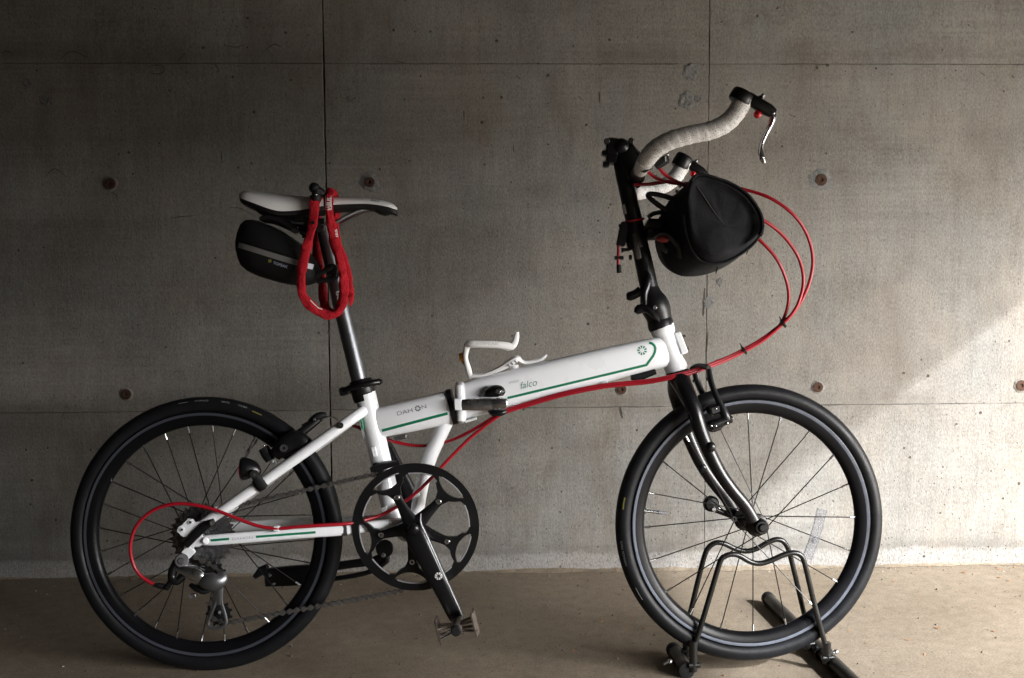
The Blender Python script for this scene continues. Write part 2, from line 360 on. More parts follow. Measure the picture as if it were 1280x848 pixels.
def floor_mat():
    M_ = bpy.data.materials.new('dusty_floor'); M_.use_nodes = True; t = M_.node_tree; b = t.nodes['Principled BSDF']; L = t.links.new
    b.inputs['Roughness'].default_value = .92; b.inputs['Specular IOR Level'].default_value = .15
    tc = nd(t, 'ShaderNodeTexCoord')
    def noise(sc, det=8, rough=.6, dist=0.0, s=(1, 1, 1)):
        mp = nd(t, 'ShaderNodeMapping'); mp.inputs['Scale'].default_value = s; L(tc.outputs['Object'], mp.inputs[0])
        n = nd(t, 'ShaderNodeTexNoise'); n.inputs['Scale'].default_value = sc; n.inputs['Detail'].default_value = det; n.inputs['Roughness'].default_value = rough; n.inputs['Distortion'].default_value = dist
        L(mp.outputs[0], n.inputs['Vector']); return n.outputs['Fac']
    def cr(f, stops):
        n = nd(t, 'ShaderNodeValToRGB'); e = n.color_ramp.elements
        e[0].position, e[0].color = stops[0][0], (*stops[0][1], 1); e[1].position, e[1].color = stops[1][0], (*stops[1][1], 1)
        L(f, n.inputs[0]); return n.outputs[0]
    def mix(f, a, c, mode='MIX'):
        n = nd(t, 'ShaderNodeMix', data_type='RGBA', blend_type=mode)
        if isinstance(f, float): n.inputs[0].default_value = f
        else: L(f, n.inputs[0])
        for i, q in ((6, a), (7, c)):
            if isinstance(q, tuple): n.inputs[i].default_value = (*q, 1)
            else: L(q, n.inputs[i])
        return n.outputs[2]
    c1 = cr(noise(2.4, dist=.4), [(.30, (.152, .1225, .090)), (.72, (.214, .178, .137))])
    c2 = cr(noise(38), [(.3, (.84, .84, .84)), (.7, (1.10, 1.10, 1.10))])
    c3 = cr(noise(260, 4), [(.33, (.70, .70, .70)), (.66, (1.16, 1.16, 1.16))])
    col = mix(1.0, mix(1.0, c1, c2, 'MULTIPLY'), c3, 'MULTIPLY')
    vv = nd(t, 'ShaderNodeTexVoronoi'); vv.inputs['Scale'].default_value = 70; L(tc.outputs['Object'], vv.inputs['Vector']); sc_ = nd(t, 'ShaderNodeSeparateColor'); L(vv.outputs['Color'], sc_.inputs[0])
    m1 = nd(t, 'ShaderNodeMapRange'); m1.inputs[1].default_value = .06; m1.inputs[2].default_value = .15; m1.inputs[3].default_value = .75; m1.inputs[4].default_value = 0; L(vv.outputs['Distance'], m1.inputs[0])
    g1 = nd(t, 'ShaderNodeMath', operation='GREATER_THAN'); g1.inputs[1].default_value = .72; L(sc_.outputs[0], g1.inputs[0]); m2 = nd(t, 'ShaderNodeMath', operation='MULTIPLY'); L(m1.outputs[0], m2.inputs[0]); L(g1.outputs[0], m2.inputs[1])
    col = mix(m2.outputs[0], col, (.045, .036, .027))
    L(col, b.inputs['Base Color'])
    a = nd(t, 'ShaderNodeMath', operation='MULTIPLY_ADD'); a.inputs[1].default_value = .5; L(noise(300, 5, .7), a.inputs[0]); L(noise(40, 6), a.inputs[2])
    bp = nd(t, 'ShaderNodeBump'); bp.inputs['Strength'].default_value = .4; bp.inputs['Distance'].default_value = .003
    L(a.outputs[0], bp.inputs['Height']); L(bp.outputs[0], b.inputs['Normal'])
    return M_
FLOOR = floor_mat()

# ------------------------------------------------------------------ the setting
mb = MB(); GX, GY = 90, 60
for j in range(GY+1):
    for i in range(GX+1):
        x = -7+14*i/GX; y = -6+(WALL_Y+.1+6)*j/GY
        mb.v.append(Vector((x, y, 0)))
for j in range(GY):
    for i in range(GX): a = j*(GX+1)+i; mb.quad(a, a+1, a+GX+2, a+GX+1)
fl = mk('ground', mb, FLOOR); fl['kind'] = 'structure'
CEIL_Z = 2.35
# the passage is open to daylight on the right, below an unseen slab added so its edge shades the upper part of the wall
BLOCKER_X = 1.72
_p = onwall(1192, 399)
BLOCKER_Z = _p.z + (BLOCKER_X-_p.x)*SUN_DIR.z/SUN_DIR.x
mb = MB(); mb.box(((BLOCKER_X+.12-7)/2, (WALL_Y-6)/2, CEIL_Z+.15), (BLOCKER_X+.12+7)/2, (WALL_Y+6)/2, .15)
ce = mk('ceiling', mb, DARK_SOFFIT); ce['kind'] = 'structure'
mb = MB(); mb.box((BLOCKER_X+.058, (WALL_Y-6)/2+.001, (BLOCKER_Z+CEIL_Z+.06)/2), .058, (WALL_Y+6)/2-.003, (CEIL_Z+.06-BLOCKER_Z)/2)
li = mk('sun_blocker', mb, DARK_SOFFIT, smooth=False); li['kind'] = 'structure'

mb = MB(); mb.box((0, WALL_Y+.16, CEIL_Z/2), 7, .15, CEIL_Z/2)
wall = mk('concrete_wall', mb, JOINT, smooth=False)
tag(wall, 'bare board-marked concrete wall with panel joints and rusty tie ends', 'wall')
cols = [-6.98, -5.6, -4.72, -3.845, -2.967, -2.089, -1.211, -.333, .545, 1.423, 2.301, 3.18, 4.06, 4.94, 5.82, 6.98]; rows = [.0, .390, 1.181, 1.972, CEIL_Z]
rp = random.Random(3)
for i in range(len(cols)-1):
    for j in range(len(rows)-1):
        x0, x1, z0, z1 = cols[i], cols[i+1], rows[j], rows[j+1]
        d = rp.uniform(0, .0009)
        gl = .0016 if abs(x0+.333) < .01 else .0006; gr_ = .0016 if abs(x1+.333) < .01 else .0006; gz = .00045; t = .012; bvl = .0008
        x0 += gl; x1 -= gr_; z0 += gz if j else .001; z1 -= gz
        mb = MB(); n = 14; loop = []
        # slightly uneven arrises
        def edge(a, b_, n=40):
            return [(a[0]+(b_[0]-a[0])*k/n+(rp.uniform(-.0007, .0007) if k else 0), a[1]+(b_[1]-a[1])*k/n+(rp.uniform(-.0005, .0005) if k else 0)) for k in range(n)]
        loop = edge((x0, z0), (x1, z0))+edge((x1, z0), (x1, z1))+edge((x1, z1), (x0, z1))+edge((x0, z1), (x0, z0))
        cx, cz = (x0+x1)/2, (z0+z1)/2; N = len(loop); yf = WALL_Y-d
        inn = [(x+math.copysign(bvl, cx-x), z+math.copysign(bvl, cz-z)) for x, z in loop]
        v = [Vector((x, yf, z)) for x, z in inn]+[Vector((x, yf+bvl, z)) for x, z in loop]+[Vector((x, WALL_Y+.0105, z)) for x, z in loop]
        mb.add(v, [tuple(range(N))]+[(k, N+k, N+(k+1) % N, (k+1) % N) for k in range(N)]+[(N+k, 2*N+k, 2*N+(k+1) % N, N+(k+1) % N) for k in range(N)])
        mk('panel', mb, CONC, wall, Matrix.Identity(4), smooth=False)
def disc_pts(c, r, n=14, jit=.0): return [(c.x+r*(1+random.uniform(-jit, jit))*math.cos(2*math.pi*k/n), c.z+r*(1+random.uniform(-jit, jit))*math.sin(2*math.pi*k/n)) for k in range(n)]
for px, py, r in [(138, 230, 7), (462, 228, 6.5), (1026, 225, 7.5), (158, 493, 6.5), (777, 487, 6), (1022, 484, 6.5), (1276, 482, 7)]:
    c = onwall(px, py); R_ = r/FPX*2.6
    mb = MB(); mb.lathe([(R_*1.05, -.0001), (R_*.98, -.0032), (R_*.55, -.0040), (R_*.36, -.0036), (R_*.30, -.0010), (.0004, -.0010)], Vector((c.x, WALL_Y-.001, c.z)), n=18, closed=False)
    mk('tie_end', mb, RUST, wall, Matrix.Identity(4))
    N_ = 36; ph = [random.uniform(0, 6.28) for _ in range(4)]; big = 1.9 if px in (462, 1026) else 1.35
    def lobes(k): t_ = 2*math.pi*k/N_; return 1+.10*math.sin(2*t_+ph[0])+.09*math.sin(3*t_+ph[1])+.06*math.sin(7*t_+ph[2])+.04*math.sin(11*t_+ph[3])
    mb = MB(); y = WALL_Y-.0012
    for rr, dy in ((.92, -.0022), (1.0+(big-1)*.45, -.0012), (big, .0006)):
        for k in range(N_): q_ = R_*(rr if rr < 1 else 1+(rr-1)*lobes(k)**2); t_ = 2*math.pi*k/N_; mb.v.append(Vector((c.x+q_*math.cos(t_), y+dy+random.uniform(-.0003, .0003), c.z+q_*math.sin(t_))))
    for r_ in range(2):
        for k in range(N_): mb.quad(r_*N_+k, r_*N_+(k+1) % N_, (r_+1)*N_+(k+1) % N_, (r_+1)*N_+k)
    mk('tie_collar', mb, SPALL if px in (462, 1026) else CONC, wall, Matrix.Identity(4))
# pits, scratches and broken patches seen on the wall: shallow pieces lying a hair proud of the panels
Z6 = lambda x, y: (400+x/2.826, y/2.826); Z7 = lambda x, y: (830+x/2.827, y/2.827); Z5 = lambda x, y: (x/2.826, y/2.826); Z8 = lambda x, y: (900+x/1.98, 420+y/1.98)
pitl = [Z6(*q) for q in [(260, 107), (335, 113), (390, 113), (625, 145), (1022, 142), (1122, 133), (355, 270), (120, 290), (640, 345), (315, 570), (675, 645), (1020, 735), (940, 443), (572, 433), (805, 268), (770, 225), (300, 352)]]
pitl += [Z7(*q) for q in [(400, 30), (328, 58), (203, 78), (665, 115), (540, 240), (640, 253), (748, 243), (1230, 270), (417, 518), (1030, 250), (1075, 90), (577, 232)]]
pitl += [Z5(*q) for q in [(875, 65), (1010, 117), (897, 397), (562, 507), (455, 540), (420, 545), (822, 273), (1028, 284), (795, 160), (718, 170)]]
pitl += [Z8(*q) for q in [(455, 92), (645, 190), (585, 218), (560, 195), (530, 365), (700, 402), (505, 545), (545, 438), (740, 365), (470, 300), (620, 480)]]
pitl += [(710, 330), (735, 405), (760, 385), (900, 352), (940, 330), (965, 370), (640, 420), (540, 395), (560, 590), (640, 610), (700, 640), (740, 590), (60, 560), (40, 600), (70, 650), (690, 560), (1130, 560), (1200, 610), (1160, 470)]
for i, (px, py) in enumerate(pitl):
    c = onwall(px, py); r = random.uniform(.8, 1.9)/FPX*2.6
    mb = MB(); pts = disc_pts(c, r, 9, .35); y = WALL_Y-.0016
    mb.add([Vector((x, y, z)) for x, z in pts]+[Vector((c.x, y+.0005, c.z))], [(k, (k+1) % 9, 9) for k in range(9)])
    mk('pit', mb, PITM, wall, Matrix.Identity(4))
def scratch(pts, w, m=PITM):
    w0 = [onwall(*p) for p in pts]; w0 = [Vector(q) for q in catmull(w0, 4)]; mb = MB(); n = len(w0)
    for i, q in enumerate(w0):
        d = (w0[min(i+1, n-1)]-w0[max(i-1, 0)]).normalized(); s_ = Vector((-d.z, 0, d.x)); hw = w/FPX*1.3*(.25+.75*math.sin(math.pi*(i+.5)/n))*random.uniform(.6, 1.3)
        mb.v.append(Vector((q.x, WALL_Y-.0016, q.z))+s_*hw); mb.v.append(Vector((q.x, WALL_Y-.0016, q.z))-s_*hw)
    for i in range(n-1): mb.quad(2*i, 2*i+1, 2*i+3, 2*i+2)
    mk('scratch', mb, m, wall, Matrix.Identity(4), smooth=False)
for zf, lst in ((Z5, [[(215, 210), (255, 182), (312, 206)], [(624, 222), (640, 205), (656, 188)], [(525, 240), (550, 232), (580, 238), (575, 258), (545, 262), (527, 252)], [(760, 225), (775, 255)], [(5, 190), (25, 182), (48, 192)], [(800, 162), (835, 168), (866, 158)], [(925, 190), (965, 158), (995, 168)], [(1080, 128), (1096, 122)], [(783, 535), (784, 577)], [(163, 622), (195, 597), (236, 627)], [(600, 772), (640, 766), (688, 763)], [(808, 735), (850, 737), (902, 767)], [(395, 680), (412, 690), (414, 703)]]),
                (Z6, [[(692, 266), (708, 281)], [(910, 338), (932, 358)], [(988, 325), (988, 367)], [(508, 390), (509, 425)], [(683, 512), (684, 538)], [(262, 217), (300, 222)], [(105, 358), (128, 345)]]),
                (Z7, [[(440, 405), (466, 415)], [(1112, 252), (1135, 270)], [(1225, 266), (1238, 278)], [(395, 33), (408, 27)]])):
    for pl in lst: scratch([zf(*q) for q in pl], 1.05)
scratch([(775, 508), (778, 523)], 2.6); scratch([(881, 360), (879, 395)], 1.6); scratch([(885, 415), (883, 440)], 1.6)
def spall(px, py, w, h):
    c = onwall(px, py); mb = MB(); n = 15; a, b_ = w/FPX*1.3, h/FPX*1.3
    rr = [[random.uniform(.75, 1.2) for k in range(n)] for q in range(3)]; rings = []
    for q, (s_, dy) in enumerate(((1, .0010), (.7, -.0004), (.38, .0001))):
        rings.append([Vector((c.x+a*s_*rr[q][k]*math.cos(2*math.pi*k/n), WALL_Y-.0016+dy+random.uniform(-.0008, .0005), c.z+b_*s_*rr[q][k]*math.sin(2*math.pi*k/n))) for k in range(n)])
    v = sum(rings, [])+[Vector((c.x, WALL_Y-.0016, c.z))]
    f = [(q*n+k, q*n+(k+1) % n, q*n+n+(k+1) % n, q*n+n+k) for q in range(2) for k in range(n)]+[(2*n+k, 2*n+(k+1) % n, 3*n) for k in range(n)]
    mb.add(v, f); mk('spall', mb, SPALL, wall, Matrix.Identity(4), smooth=False)
for a in [(864, 90, 22, 24), (858, 126, 20, 24), (872, 124, 12, 8), (58, 125, 20, 16), (34, 103, 12, 14), (438, 124, 10, 8), (886, 378, 16, 16), (900, 353, 9, 11)]: spall(*a)

# dirt drifted against the foot of the wall
mb = MB(); rd = random.Random(21); n = 900; hx = [0, 0]; hh = .004; dd = .012
for i in range(n+1):
    x = -2.6+5.2*i/n; hh = max(.0012, min(.008, hh+rd.uniform(-.0012, .0012))); dd = max(.004, min(.030, dd+rd.uniform(-.003, .003)))
    mb.v += [Vector((x, WALL_Y-.001, hh)), Vector((x, WALL_Y-dd*.4, hh*.55+rd.uniform(-.0006, .0006))), Vector((x, WALL_Y-dd, .0008))]
for i in range(n):
    for k in range(2): mb.quad(3*i+k, 3*i+k+1, 3*i+k+4, 3*i+k+3)
dr = mk('dirt_drift', mb, FLOOR); tag(dr, 'thin drift of dirt along the foot of the concrete wall', 'dirt', kind='stuff')
# loose grit and crumbs on the floor
mb = MB(); rg = random.Random(11)
for i in range(2800):
    x = rg.uniform(-1.3, 1.6); y = rg.uniform(1.55, WALL_Y-.01)
    if rg.random() < .25: y = WALL_Y-abs(rg.gauss(0, .04))-.005
    r = .0007+.0030*rg.random()**5; c = Vector((x, y, r*.45)); ph = rg.random()*6; st = rg.uniform(.5, 1.1)
    v = [c+Vector((math.cos(ph)*r, math.sin(ph)*r*st, -r*.3)), c+Vector((math.cos(ph+2.1)*r, math.sin(ph+2.1)*r*st, -r*.4)), c+Vector((math.cos(ph+4.2)*r, math.sin(ph+4.2)*r*st, -r*.3)), c+Vector((r*.2, 0, r*.7)), c+Vector((-r*.3, r*.2, r*.5))]
    mb.m = 0 if rg.random() < .8 else (1 if rg.random() < .6 else 2)
    mb.add(v, [(0, 1, 3), (1, 4, 3), (1, 2, 4), (2, 0, 3), (2, 3, 4)])
GRIT = mat('grit', (.10, .08, .06), .95, var=.3, scale=300); CRUMB = mat('leaf_crumb', (.22, .09, .03), .85, var=.3, scale=300); PALE = mat('pale_grit', (.23, .21, .18), .9)
for px, py, q in [(1118, 727, 3.0), (1172, 785, 3.4), (1250, 722, 3.2), (1262, 726, 2.8), (1205, 716, 2.6), (1243, 789, 3.2), (1196, 740, 2.4), (990, 730, 2.2), (1135, 800, 2.6), (1110, 760, 2), (1220, 760, 2.2)]:
    c = ground(px, py, .0015); r = q/FPX*2.2; ph = rg.random()*6; mb.m = 1
    mb.add([c+Vector((math.cos(ph)*r*1.3, math.sin(ph)*r*1.3, 0)), c+Vector((math.cos(ph+1.6)*r*.6, math.sin(ph+1.6)*r*.6, .001)), c-Vector((math.cos(ph)*r*1.3, math.sin(ph)*r*1.3, -.001)), c+Vector((math.cos(ph-1.6)*r*.6, math.sin(ph-1.6)*r*.6, .0005))], [(0, 1, 2), (0, 2, 3)])
gr = mk('grit', mb, [GRIT, CRUMB, PALE], smooth=False); tag(gr, 'loose grit and leaf crumbs scattered over the dusty floor', 'grit', kind='stuff')
c = ground(965, 711, .0015); R_ = 3.2/FPX*2.3; mb = MB(); u = Vector((.8, .6, 0)); w = Vector((-.6, .8, 0))
top = [c-u*R_*1.3, c-u*R_*.3+w*R_*.6+Vector((0, 0, .001)), c+u*R_*1.3+Vector((0, 0, .0015)), c-u*R_*.1-w*R_*.6+Vector((0, 0, .0008))]
mb.add(top+[q-Vector((0, 0, .0004)) for q in top], [(0, 1, 2, 3), (7, 6, 5, 4), (0, 4, 5, 1), (1, 5, 6, 2), (2, 6, 7, 3), (3, 7, 4, 0)])
lf = mk('leaf_scrap', mb, ORANGE, smooth=False); tag(lf, 'tiny bright orange scrap on the floor behind the front wheel', 'leaf')

# ================================================================== the bicycle
bike = empty('folding_bicycle', BIKE)
tag(bike, 'white folding bicycle with green stripes, red cables and black wheels', 'bicycle')
def part(name, mb, m_, parent=None, **kw): return mk(name, mb, m_, parent or bike, **kw)
Yv = Vector((0, 1, 0))
def bvh_of(*objs):
    v, f = [], []
    for o in objs:
        b = len(v); v += [WM[o] @ q.co for q in o.data.vertices]; f += [tuple(b+i for i in p.vertices) for p in o.data.polygons]
    return BVHTree.FromPolygons(v, f)
def stick(bvh, px, py, off=.0005):
    """the point of a surface seen at a picture position, lifted a hair along its normal (bicycle coordinates)"""
    d = ray(px, py).normalized(); h = bvh.ray_cast(CAMP, d)
    if h[0] is None: return None
    n = h[1] if h[1].dot(d) < 0 else -h[1]
    return BIKE.inverted() @ (h[0]+n*off)
def stripe(bvh, pts, w, step=4, off=.0005):
    pts = [Vector((p[0], p[1], 0)) for p in pts]; q = []
    for a, b in zip(pts[:-1], pts[1:]):
        n = max(1, int((b-a).length/step)); q += [a+(b-a)*k/n for k in range(n)]
    q.append(pts[-1]); mb = MB(); ok = []
    for i, p in enumerate(q):
        d = (q[min(i+1, len(q)-1)]-q[max(i-1, 0)]).normalized(); s = Vector((-d.y, d.x, 0))*w/2
        a, b = stick(bvh, p.x+s.x, p.y+s.y, off), stick(bvh, p.x-s.x, p.y-s.y, off)
        if a is None or b is None: continue
        mb.v += [a, b]; ok.append(i)
    for i in range(len(ok)-1): mb.quad(2*i, 2*i+1, 2*i+3, 2*i+2)
    return mb
def text_faces(body, shear=0.0, spacing=1.0, bold=0.0):
    cu = bpy.data.curves.new('lettering', 'FONT'); cu.body = body; cu.shear = shear; cu.space_character = spacing; cu.resolution_u = 3; cu.offset = bold
    ob = bpy.data.objects.new('lettering', cu); link(ob); dg = bpy.context.evaluated_depsgraph_get(); me = ob.evaluated_get(dg).to_mesh()
    v = [q.co.copy() for q in me.vertices]; f = [tuple(p.vertices) for p in me.polygons]
    ob.evaluated_get(dg).to_mesh_clear(); bpy.data.objects.remove(ob); bpy.data.curves.remove(cu)
    return v, f
def lettering(bvh, body, x, y, ang, size, shear=0.0, spacing=1.0, sx=1.0, bold=0.0, off=.0005, width=None):
    """letters printed on a surface: start x, y, baseline angle (degrees, up positive), cap height in picture pixels"""
    v, f = text_faces(body, shear, spacing, bold); a = math.radians(ang); mb = MB(); keep = {}
    if width: sx = width/(max(q.x for q in v)*size/.69)
    for i, q in enumerate(v):
        u, w = q.x*size/.69*sx, q.y*size/.69
        p = stick(bvh, x+u*math.cos(a)-w*math.sin(a), y-u*math.sin(a)-w*math.cos(a), off)
        if p is not None: keep[i] = len(mb.v); mb.v.append(p)
    for q in f:
        if all(i in keep for i in q): mb.quad(*[keep[i] for i in q])
    return mb
def petals(bvh, cx, cy, r0, r1, n=8, wd=.32, off=.0005):
    mb = MB()
    for k in range(n):
        a = 2*math.pi*(k+.5)/n; q = []
        for rr, da in ((r0, -wd*.55), (r1, -wd), (r1, wd), (r0, wd*.55)): q.append(stick(bvh, cx+rr*math.cos(a+da), cy+rr*math.sin(a+da), off))
        if all(p is not None for p in q): mb.add(q, [(0, 1, 2, 3)])
    return mb

# ------------------------------------------------------------------ frame
def halfpx(n): return n*K/2
mb = MB()
fr_pts = [P(578, 502), P(600, 496), P(640, 486.5), P(700, 471), P(760, 455.5), P(800, 446), P(822, 441.5), P(836, 439)]
mb.sweep(fr_pts, [halfpx(q) for q in (46, 47, 48.5, 47, 43.5, 41, 40, 36)], n=32, ref=(0, 1, 0), aspect=[.023, .024, .026, .027, .026, .024, .021, .016], ex=3.6, smooth=3)
main_f = part('main_tube', mb, WHITE)
mb = MB()
mb.sweep([P(452, 533.5), P(473, 529), P(520, 518.5), P(566, 508)], [halfpx(q) for q in (34, 38, 41, 42)], n=32, ref=(0, 1, 0), aspect=[.010, .0165, .0225, .024], ex=3.2, smooth=4)
main_r = part('main_tube', mb, WHITE)
mb = MB(); mb.sweep([P(444.5+11, 489), P(457.5, 497), P(466, 532), P(478, 584), P(492, 646), P(497, 664)], [.0195, .0195, .0192, .0188, .0188, .0188], n=24); seat_tube = part('seat_tube', mb, WHITE)
mb = MB(); mb.sweep([P(559, 522), P(549, 546), P(538, 570), P(529, 600), P(523, 630), P(519, 656)], [.0155, .0135, .0135, .0125, .0125, .0125], n=18, smooth=4); strut = part('brace_tube', mb, WHITE)
mb = MB(); mb.sweep([P(826.2, 405), P(827.3, 408), P(829, 414.5), P(832, 420), P(836, 434), P(841, 449), P(844, 457.5), P(845.4, 461.5), P(846.3, 464.5)], [.0205, .0225, .0222, .0186, .0180, .0182, .0212, .0215, .0200], n=28); head = part('head_tube', mb, WHITE)
mb = MB(); mb.box(P(850.5, 429, -.001), .0205, .013, .0062, ax=P(858, 442)-P(848, 416), ay=Yv, bev=.002); part('luggage_block', mb, WHITE, head)
mb = MB()
for s in (-1, 1):
    mb.cyl(P(851, 421, s*.006)-Vector((-.003, 0, 0)), P(857, 420, s*.006), .0022, n=8); mb.cyl(P(855, 437, s*.006), P(861, 436, s*.006), .0022, n=8)
part('bolt', mb, STEEL, head)
mb = MB(); mb.cyl(P(508, 662, -.036), P(522, 662, .036)*0+P(513, 661, .036), .0215, n=28, bev=.002); bbs = part('bottom_bracket', mb, WHITE)
for y in (-.0385, .038):
    mb = MB(); mb.cyl(P(513, 661, y-.004*1), P(513, 661, y+.004), .0205, n=24, bev=.001); part('bearing_cup', mb, BLACK, bbs)
# stays
for s in (-1, 1):
    mb = MB(); q = [P(456, 513, s*.010 if s < 0 else .012), P(446, 519.5, s*.027), P(420, 538, s*.040), P(360, 580.5, s*.052), P(300, 623, s*.060), P(268, 645.5, s*.064), P(254, 655, s*.066)]
    if s > 0:
        near = [P(456, 513, -.010), P(446, 519.5, -.027), P(420, 538, -.040), P(360, 580.5, -.052), P(300, 623, -.060), P(268, 645.5, -.064), P(254, 655, -.066)]
        q = [Vector((v.x, -v.y, v.z)) for v in near]
    mb.sweep(q, [.0098, .0100, .0100, .0098, .0096, .0094, .0085], n=16, smooth=3); ss = part('seat_stay', mb, WHITE)
    if s < 0: stay_near = ss
    near = [P(497, 653.5, -.020), P(470, 657, -.034), P(432, 662.5, -.047), P(380, 666, -.058), P(300, 672.5, -.065), P(262, 675.5, -.067), P(249, 676, -.067)]
    q = near if s < 0 else [Vector((v.x, -v.y, v.z)) for v in near]
    mb = MB(); mb.sweep(q, [.0085, .0088, .0095, .0098, .0098, .0095, .006], n=20, ref=(0, 1, 0), aspect=[.009, .009, .0085, .0075, .0068, .0062, .004], ex=3, smooth=3); cs = part('chain_stay', mb, WHITE)
    if s < 0: cstay = cs
# dropout plates
def outline(pts, y): return [(v.x, v.z) for v in (P(a, b, y) for a, b in pts)]
mb = MB(); mb.plate(outline([(222, 664), (224, 658.5), (229, 656), (232, 652), (236, 648.5), (241, 649), (243, 653), (252, 651.5), (262, 646), (266, 651), (259, 659), (252, 667), (256, 679), (250, 683), (243, 683), (241, 690), (238, 697), (230, 694), (231, 684), (238, 676), (242, 669), (236, 672), (228, 670)], -.068), -.072, -.065)
drop = part('dropout', mb, WHITE)
mb = MB(); mb.plate([(x, z) for x, z in outline([(222, 664), (236, 648.5), (262, 646), (266, 651), (256, 679), (243, 683), (238, 676), (228, 670)], -.068)], .065, .072); part('dropout', mb, WHITE)
for px, py in ((227.8, 662), (238.3, 653)):
    mb = MB(); c = P(px, py, -.0725); mb.cyl(c+Vector((0, .0004, 0)), c-Vector((0, .0012, 0)), .0045, n=14); mb.cyl(c-Vector((0, .0010, 0)), c-Vector((0, .0018, 0)), .0024, n=10); part('eyelet', mb, [WHITE], drop)
    mb = MB(); mb.cyl(c-Vector((0, .0017, 0)), c-Vector((0, .0023, 0)), .0023, n=10); part('eyelet_hole', mb, JOINT, drop)
mb = MB(); mb.sweep([P(232, 682, -.075), P(245, 668, -.075), P(258, 656, -.075), P(268, 652, -.075)], [.007, .008, .0078, .0055], n=12, ref=(0, 1, 0), aspect=.004, ex=3); hang = part('axle_plate', mb, BLACK)
mb = MB(); mb.cyl(P(265, 654, -.0785), P(265, 654, -.082), .0052, n=14, bev=.0008); part('bolt', mb, STEEL, hang)
mb = MB(); mb.cyl(P(265, 654, -.0818), P(265, 654, -.0830), .0026, n=10); part('bolt_recess', mb, SILVER, hang)
mb = MB(); mb.cyl(P(257, 676, -.070), P(257, 676, -.0765), .0062, n=16, bev=.002); part('stay_end', mb, WHITE, cstay)
mb = MB(); mb.sweep([P(427, 663, -.047), P(434, 662.3, -.046)], [.0104, .0100], n=20, ref=(0, 1, 0), aspect=[.0095, .0095], ex=3); part('stay_collar', mb, GREY, cstay)
# small frame fittings
mb = MB(); mb.box(P(468, 565, -.020), .0040, .0022, .0095, ax=P(474, 564)-P(462, 567), ay=Yv, bev=.001); part('frame_tab', mb, WHITE, seat_tube)
mb = MB(); mb.cyl(P(425.5, 532, -.044), P(425.5, 532, -.0535), .0056, n=14, bev=.001); part('rubber_plug', mb, MATTE, stay_near)
mb = MB(); mb.sweep([P(451.5, 524, -.018), P(453, 530, -.018), P(453.5, 537, -.017)], .0024, n=8); part('green_cable_stop', mb, GREEN, seat_tube)
mb = MB(); mb.box(P(500, 547, .004), .012, .006, .004, ax=P(510, 545)-P(490, 549), bev=.001); part('magnet_block', mb, GREY, main_r)
# hinge
mb = MB(); mb.sweep([P(575, 477.5), P(575.3, 481), P(576, 486), P(577, 503), P(577.5, 519), P(577, 525), P(576.5, 528.5)], [.006, .0095, .0105, .0108, .0105, .0095, .005], n=18, ref=(0, 1, 0), aspect=[.018, .029, .030, .030, .030, .029, .018], ex=3); hinge = part('frame_hinge', mb, WHITE)
mb = MB(); mb.sweep([P(562.5, 509.2), P(568.5, 507.8)], [halfpx(46), halfpx(46)], n=32, ref=(0, 1, 0), aspect=[.0255, .0255], ex=3.6); part('hinge_gap', mb, BLACK, hinge)
mb = MB(); mb.box(P(589, 525, -.012), .011, .010, .0022, ax=P(596, 522)-P(583, 526), bev=.001); part('hinge_lug', mb, WHITE, hinge)
mb = MB(); mb.box(P(572.8, 505.5, -.035), .0068, .008, .0110, ax=(1, 0, .02), bev=.0018); part('latch_pivot', mb, WHITE, hinge)
mb = MB(); mb.sweep([P(578, 506.3, -.037), P(590, 506, -.040), P(606, 505.6, -.042), P(618, 505.2, -.042)], [.0102, .0108, .0108, .0098], n=24, ref=(0, 1, 0), aspect=.0062, ex=3.0, smooth=3); lever = part('latch_lever', mb, SILVER, hinge)
mb = MB(); mb.sweep([P(616, 505, -.043), P(622, 504.6, -.044), P(633, 504, -.044), P(634.5, 504, -.044)], [.0090, .0100, .0088, .007], n=20, ref=(0, 1, 0), aspect=[.006, .008, .008, .006], ex=3.4); part('latch_end', mb, SILVER, hinge)
mb = MB(); mb.sweep([P(604.5, 495, -.030), P(609, 492, -.032), P(617, 489.5, -.034), P(625, 489.5, -.034), P(630, 492.5, -.033)], [.0025, .0080, .0110, .0105, .0050], n=16, ref=(0, 1, 0), aspect=[.004, .009, .012, .012, .006], smooth=3); knob = part('latch_knob', mb, GLOSS, hinge)
mb = MB(); c = P(622.6, 489.6, -.046); mb.cyl(c+Vector((0, .004, 0)), c-Vector((0, .0012, 0)), .0046, n=14, bev=.0008); part('bolt', mb, SILVER, hinge)
mb = MB(); mb.sweep([P(611, 514.5, -.030), P(616, 516, -.032), P(627, 516, -.033), P(633, 513.5, -.032)], [.0030, .0062, .0064, .003], n=14, ref=(0, 1, 0), aspect=[.004, .010, .010, .005], smooth=3); part('latch_knob', mb, GLOSS, hinge)
# cable clips on the tube
for px, py in ((645.5, 509), (756.5, 481.5)):
    mb = MB(); mb.box(P(px, py, -.020), .0052, .0052, .0062, ax=P(px+10, py-2.6)-P(px, py), bev=.001); part('cable_clip', mb, WHITE, main_f)
mb = MB(); mb.sweep([P(789, 472, -.004), P(800, 470.5, -.004), P(819, 464, -.004)], [.0062, .0082, .0062], n=14, ref=(0, 1, 0), aspect=.013, ex=3.0); mb.cyl(P(795, 474, -.018), P(795, 474, -.005), .004, n=10); part('tube_magnet', mb, MATTE, main_f)

